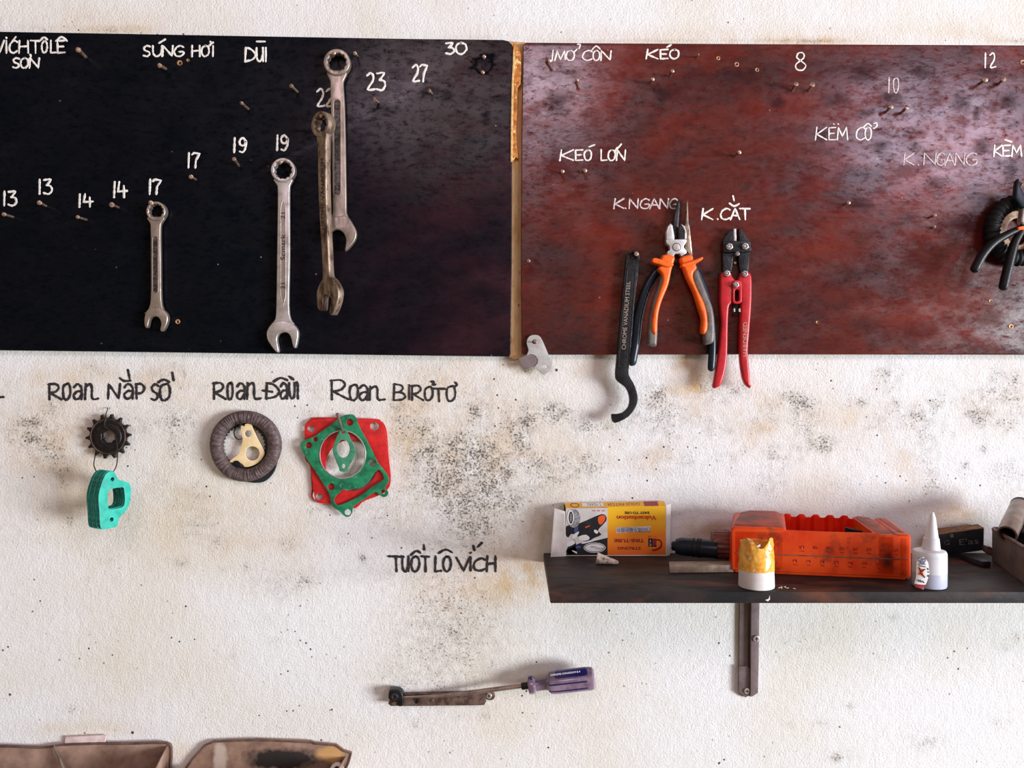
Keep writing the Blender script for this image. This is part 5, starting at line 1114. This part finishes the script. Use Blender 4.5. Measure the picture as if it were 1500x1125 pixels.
tag(o, 'short dark metal lever lying on the shelf in front of the steel block', 'lever')
o = recentre(MB().tube([W(1442, 803, .03), W(1448, 806, .045), W(1456, 811, .046)], [.004, .005, .004], 12).build('bolt_stub', 'rust_steel')); tag(o, 'rusty stub of metal between the steel block and the grey tray', 'stub')
tA, tB = Vector((.603, -.047, 0)), Vector((.566, -.165, 0)); dT = (tB - tA).normalized(); nT = Vector((-dT.y, dT.x, 0)) 
if nT.x < 0: nT = -nT
TR = lambda a, b, z: tA + dT * a + nT * b + Vector((0, 0, ZS + .0003 + z))
LT, WT, HT = (tB - tA).length, .20, .041
root = thing('metal_tray', 'grey metal tray with rusty rim, cut off at the right end of the shelf', 'tray', TR(LT / 2, WT / 2, 0))
mb = MB(); w_ = .0022
def tb(a0, a1, b0, b1, z0, z1, bev=.0006): mb.hexa([TR(a0, b0, z0), TR(a1, b0, z0), TR(a1, b1, z0), TR(a0, b1, z0), TR(a0, b0, z1), TR(a1, b0, z1), TR(a1, b1, z1), TR(a0, b1, z1)], bev)
tb(0, LT, 0, w_, 0, HT); tb(0, LT, WT - w_, WT, 0, HT); tb(0, w_, 0, WT, 0, HT); tb(LT - w_, LT, 0, WT, 0, HT); tb(0, LT, 0, WT, 0, w_)
mb.build('tray_body', 'tray_metal', root)
MB().tube([TR(a, b, HT) for a, b in [(LT, WT), (LT, .004), (LT - .004, .0), (.006, 0), (.002, .002), (0, .006), (0, WT)]], .0022, 10).build('rolled_rim', 'rust_steel', root)
root = thing('steel_tube', 'hollow steel tube leaning in the grey tray, open end towards the viewer', 'tube', W(1484, 765, .07))
A_, B_ = W(1475, 783, .098), W(1495, 740, .040); ax = (B_ - A_).normalized(); LT2 = (B_ - A_).length
MB().lathe([(.0088, .0), (.0108, .0), (.0110, .001), (.0110, LT2 * .3), (.0113, LT2 * .32), (.0110, LT2 * .36), (.0110, LT2 - .001), (.0105, LT2), (.0088, LT2), (.0086, LT2 * .5), (.0088, 0)], A_, ax, 36).build('tube_wall', 'tube_metal', root)
MB().lathe([(.0111, LT2 - .004), (.0114, LT2 - .003), (.0114, LT2), (.0105, LT2 + .0006)], A_, ax, 36).build('dark_end_band', 'steel_dark', root)
A2 = W(1500, 790, .09); B2 = W(1520, 752, .05)
o = recentre(MB().lathe([(.0085, 0), (.010, .001), (.010, .04), (.009, .042)], A2, (B2 - A2).normalized(), 28).build('steel_rod', 'steel_dark')); tag(o, 'dark round metal piece beside the tube in the grey tray, at the photo edge', 'rod')

# crumbs on the shelf
for i, (u, v, h, r) in enumerate([(1143, 0, .176, .0017), (1146, 0, .172, .0016), (1153, 0, .174, .0016), (1149, 0, .170, .0012), (1163, 0, .178, .0011)]):
    p = W(u, v, h); m = MB(); a0 = i * 1.3
    m.tube([(p.x + r * math.cos(a0 + t_ * .5), p.y + r * math.sin(a0 + t_ * .5), ZS + .0007) for t_ in range(7)], .00055, 6)
    tag(recentre(m.build('metal_shaving', 'crumb')), 'tiny pale curl of shavings on the shelf beside the taped cap', 'shaving', 'pale shavings beside the taped cap')

# ------------------------------------------------------------------ screwdriver in its wall holder
root = thing('tool_holder', 'thin brown metal strip with holes, screwed to the low wall, holding a screwdriver', 'holder', W(640, 1026, 0))
MB().plate([[(586, 1018.5), (700, 1015.5), (711.5, 1018), (712, 1028), (709, 1033), (690, 1033.5), (586, 1034.5)], circ(609, 1027.5, 3.4, 20)], .008, .0022, .0005).build('strip', 'rust_steel', root)
MB().plate([[(590, 1017.5), (712, 1015), (712, 1017.5), (590, 1020)]], .0085, .0080, .0003).build('folded_edge', 'rust_steel', root)
MB().plate([smooth([(570, 1013), (576, 1011), (584, 1012), (590, 1018), (590, 1034), (582, 1034), (581, 1028), (575, 1028), (569, 1024)], 3)], .016, .014, .0015).build('curled_end', 'iron_black', root)
MB().plate([(568.5, 1031), (578, 1027.5), (588, 1028), (590, 1034.5), (572, 1034.5)], .014, .012, .0010).build('lower_jaw', 'rust_steel', root)
MB().plate([circ(577.5, 1021, 5.5, 24), circ(577.5, 1021, 2.2, 20)], .0168, .002, .0005).build('pivot', 'steel_dark', root)
MB().plate([smooth([(708, 1018), (716, 1014.5), (723.5, 1016), (725, 1021), (721, 1025.5), (713, 1025)], 3)], .005, .0042, .0005).build('screw_tab', 'rust_steel', root)
cross_screw(716.3, 1019.8, 4.3, .005, root)
for u, r in ((633, 2.6), (655.5, 3.4)): MB().plate(circ(u, 1026.5, r, 18), .0088, .002, .0005).build('rivet', 'rust_steel', root)
MB().plate(circ(609, 1027.5, 3.6, 18), .0062, .0008).build('strip_hole', 'engraved', root)
root = thing('screwdriver', 'screwdriver with a blue and clear fluted handle, pushed into the holder on the wall', 'screwdriver', W(720, 1010, .02))
hz = .018
A_ = W(838, 995, .026)
MB().tube([W(u, v, h) for u, v, h in ((590, 1021, .012), (640, 1019.5, .0125), (690, 1014.5, .0145), (735, 1008.5, .018), (770, 1004, .020))], [.0010, .0020, .0031, .0030, .0028], 12).build('shaft', 'tube_metal', root)
S0, S1 = W(764, 1005.3, .020), W(871, 993.3, .028); ax = (S1 - S0).normalized(); LS = (S1 - S0).length
MB().lathe([(.0042, 0), (.0046, .001), (.0046, .007), (.0040, .0085)], S0, ax, 24).build('ferrule', 'iron_black', root)
fl_ = lambda a, k: .06 * math.cos(6 * a) if k >= 6 else 0
hnd = MB().lathe([(.006, .008), (.0104, .0095), (.0112, .012), (.0106, .0165), (.0082, .019), (.0080, .030), (.0092, .034), (.0140, .038), (.0146, .044), (.0146, LS - .006), (.0138, LS - .002), (.011, LS), (0, LS + .0003)], S0, ax, 72, wob=fl_).build('handle', 'handle_clear', root)
q = Vector((0, 0, 1)).rotation_difference(ax)
def handle_strip(a0, a1, z0, z1, rr, m, nm):
    vs, fs = [], []; n = 8
    for j in range(7):
        z = z0 + (z1 - z0) * j / 6; e = rr - (.0012 if j in (0, 6) else 0)
        for i in range(n + 1):
            a = a0 + (a1 - a0) * i / n; r2 = e * (1 + .06 * math.cos(6 * a)) + (.0004 if 0 < i < n else -.0006)
            vs.append(S0 + q @ Vector((r2 * math.cos(a), r2 * math.sin(a), z)))
    for j in range(6):
        for i in range(n): fs.append([j * (n + 1) + i, j * (n + 1) + i + 1, (j + 1) * (n + 1) + i + 1, (j + 1) * (n + 1) + i])
    return MB().add(vs, fs).build(nm, m, hnd)
# find the angle that points up, then lay the blue flutes from the top towards the viewer
up_a = max(range(72), key=lambda i: (q @ Vector((math.cos(2 * PI * i / 72), math.sin(2 * PI * i / 72), 0))).z) * 2 * PI / 72
fr_a = max(range(72), key=lambda i: -(q @ Vector((math.cos(2 * PI * i / 72), math.sin(2 * PI * i / 72), 0))).y) * 2 * PI / 72
sg_ = 1 if ((fr_a - up_a + PI) % (2 * PI)) - PI > 0 else -1
handle_strip(up_a - .35 * sg_, up_a + 1.02 * sg_, .040, LS - .003, .0147, 'handle_blue', 'blue_stripe')
handle_strip(up_a - .35 * sg_, up_a + .75 * sg_, .0100, .0160, .0112, 'handle_blue', 'blue_stripe')
handle_strip(up_a + 1.32 * sg_, up_a + 1.50 * sg_, .036, LS - .004, .0147, 'handle_blue', 'blue_stripe')
handle_strip(up_a + 1.95 * sg_, up_a + 2.06 * sg_, .036, LS - .004, .0147, 'handle_blue', 'blue_stripe')
MB().text('CHROME-VANADIUM 8-4', 828, 986.3, 44, 2.8, .0420, -7.2).build('printed_lettering', 'print_white', hnd)

# ------------------------------------------------------------------ open bins along the bottom edge
def bin_(u0, u1, back, label, stained, depth, lean=0):
    root = thing('open_bin', label, 'bin', W((u0 + u1) / 2, 1125, .02))
    zt_ = .005
    bk = MB().plate([back], .0055, .005, .0008).build('back_panel', 'bin_stained' if stained else 'bin_plastic', root)
    return root
root = bin_(0, 250, smooth([(-140, 1094), (-40, 1094), (0, 1093), (60, 1095), (90, 1091), (150, 1089), (180, 1089.5), (235, 1088), (246, 1089.5), (251, 1096), (250, 1130), (244, 1180), (230, 1280), (-140, 1280)], 2), 'worn brown plastic bin in the bottom left corner, its back panel showing', False, .1)
def side_wall(p, m, nm, root):
    q = [Vector(x) for x in p]; d = (q[1] - q[0]).cross(q[3] - q[0]).normalized() * .0016
    return MB().hexa([q[0], q[1], q[1] + d, q[0] + d, q[3], q[2], q[2] + d, q[3] + d], .0004).build(nm, m, root)
zB = W(0, 1290, 0).z
side_wall([(W(228, 0, .004).x, -.005, zB), (W(205, 0, .10).x, -.085, zB), (W(212, 0, .085).x, -.085, W(0, 1160, .085).z), (W(246, 0, .0055).x, -.005, W(0, 1092, .0055).z)], 'bin_plastic', 'side_panel', root)
MB().box(W(-140, 0, 0).x, W(228, 0, 0).x, -.086, -.001, zB - .003, zB, .0006).build('bottom_panel', 'bin_plastic', root)
MB().box(W(-140, 0, 0).x, W(228, 0, .085).x, -.086, -.084, zB, W(0, 1180, .085).z, .0006).build('front_panel', 'bin_plastic', root)
MB().tube([W(u, v, .0058) for u, v in smooth([(-140, 1094), (0, 1093), (60, 1095), (90, 1091), (150, 1089), (180, 1089.5), (235, 1088), (247, 1090), (251, 1098), (250, 1130)], 3, False)], .0016, 8).build('rim', 'bin_rim', root)
root = bin_(262, 515, [(268, 1132), (282, 1112), (300, 1092), (312, 1086), (330, 1085), (372, 1084.5), (374, 1083), (456, 1086), (460, 1088.5), (492, 1091), (503, 1099), (515, 1103), (511, 1116), (505, 1130), (480, 1280), (300, 1280)], 'black-stained brown plastic bin with sloping left side, second along the bottom edge', True, .1)
side_wall([(W(300, 0, .004).x, -.005, zB), (W(300, 0, .085).x, -.085, zB), (W(296, 0, .085).x, -.085, W(0, 1170, .085).z), (W(275, 0, .0055).x, -.005, W(0, 1122, .0055).z)], 'bin_plastic', 'side_panel', root)
side_wall([(W(480, 0, .004).x, -.005, zB), (W(470, 0, .085).x, -.085, zB), (W(474, 0, .085).x, -.085, W(0, 1170, .085).z), (W(507, 0, .0055).x, -.005, W(0, 1108, .0055).z)], 'bin_plastic', 'side_panel', root)
MB().box(W(298, 0, 0).x, W(482, 0, 0).x, -.086, -.001, zB - .003, zB, .0006).build('bottom_panel', 'bin_plastic', root)
MB().box(W(296, 0, .085).x, W(474, 0, .085).x, -.086, -.084, zB, W(0, 1185, .085).z, .0006).build('front_panel', 'bin_plastic', root)
MB().tube([W(u, v, .0058) for u, v in [(268, 1132), (282, 1112), (300, 1092), (312, 1086.6), (330, 1085.6), (374, 1084), (456, 1087), (460, 1089), (492, 1091.6), (503, 1099.6), (514.5, 1103.5), (511, 1116), (505, 1130)]], .0014, 8).build('rim', 'bin_rim', root)
o = recentre(MB().plate([(96, 1080), (153, 1077.5), (155, 1078.5), (153.5, 1088.5), (120, 1089.6), (96, 1091), (94.5, 1087)], .0052, .0030, .0004).build('pale_slip', 'pale_strip')); tag(o, 'small pale slip standing up above the rim of the left bottom bin', 'slip')
MB_ = MB().tube([W(79, 1091.5, .010), W(82, 1099, .012), W(88, 1112, .016), (W(93, 1126, .022)), W(100, 1150, .032)], [.0006, .0014, .0020, .0022, .0022], 12)
o = recentre(MB_.build('metal_rod', 'steel')); tag(o, 'thin pointed metal rod leaning in the left bottom bin', 'rod')
o = recentre(MB().lathe([(.004, 0), (.0085, .0), (.0092, .002), (.0092, .006), (.008, .008), (.004, .008), (.004, 0)], W(494, 1127, .012), (0.1, -.9, .4), 24).build('metal_washer', 'steel_bright')); tag(o, 'shiny round metal ring just showing at the right of the stained bottom bin', 'ring')
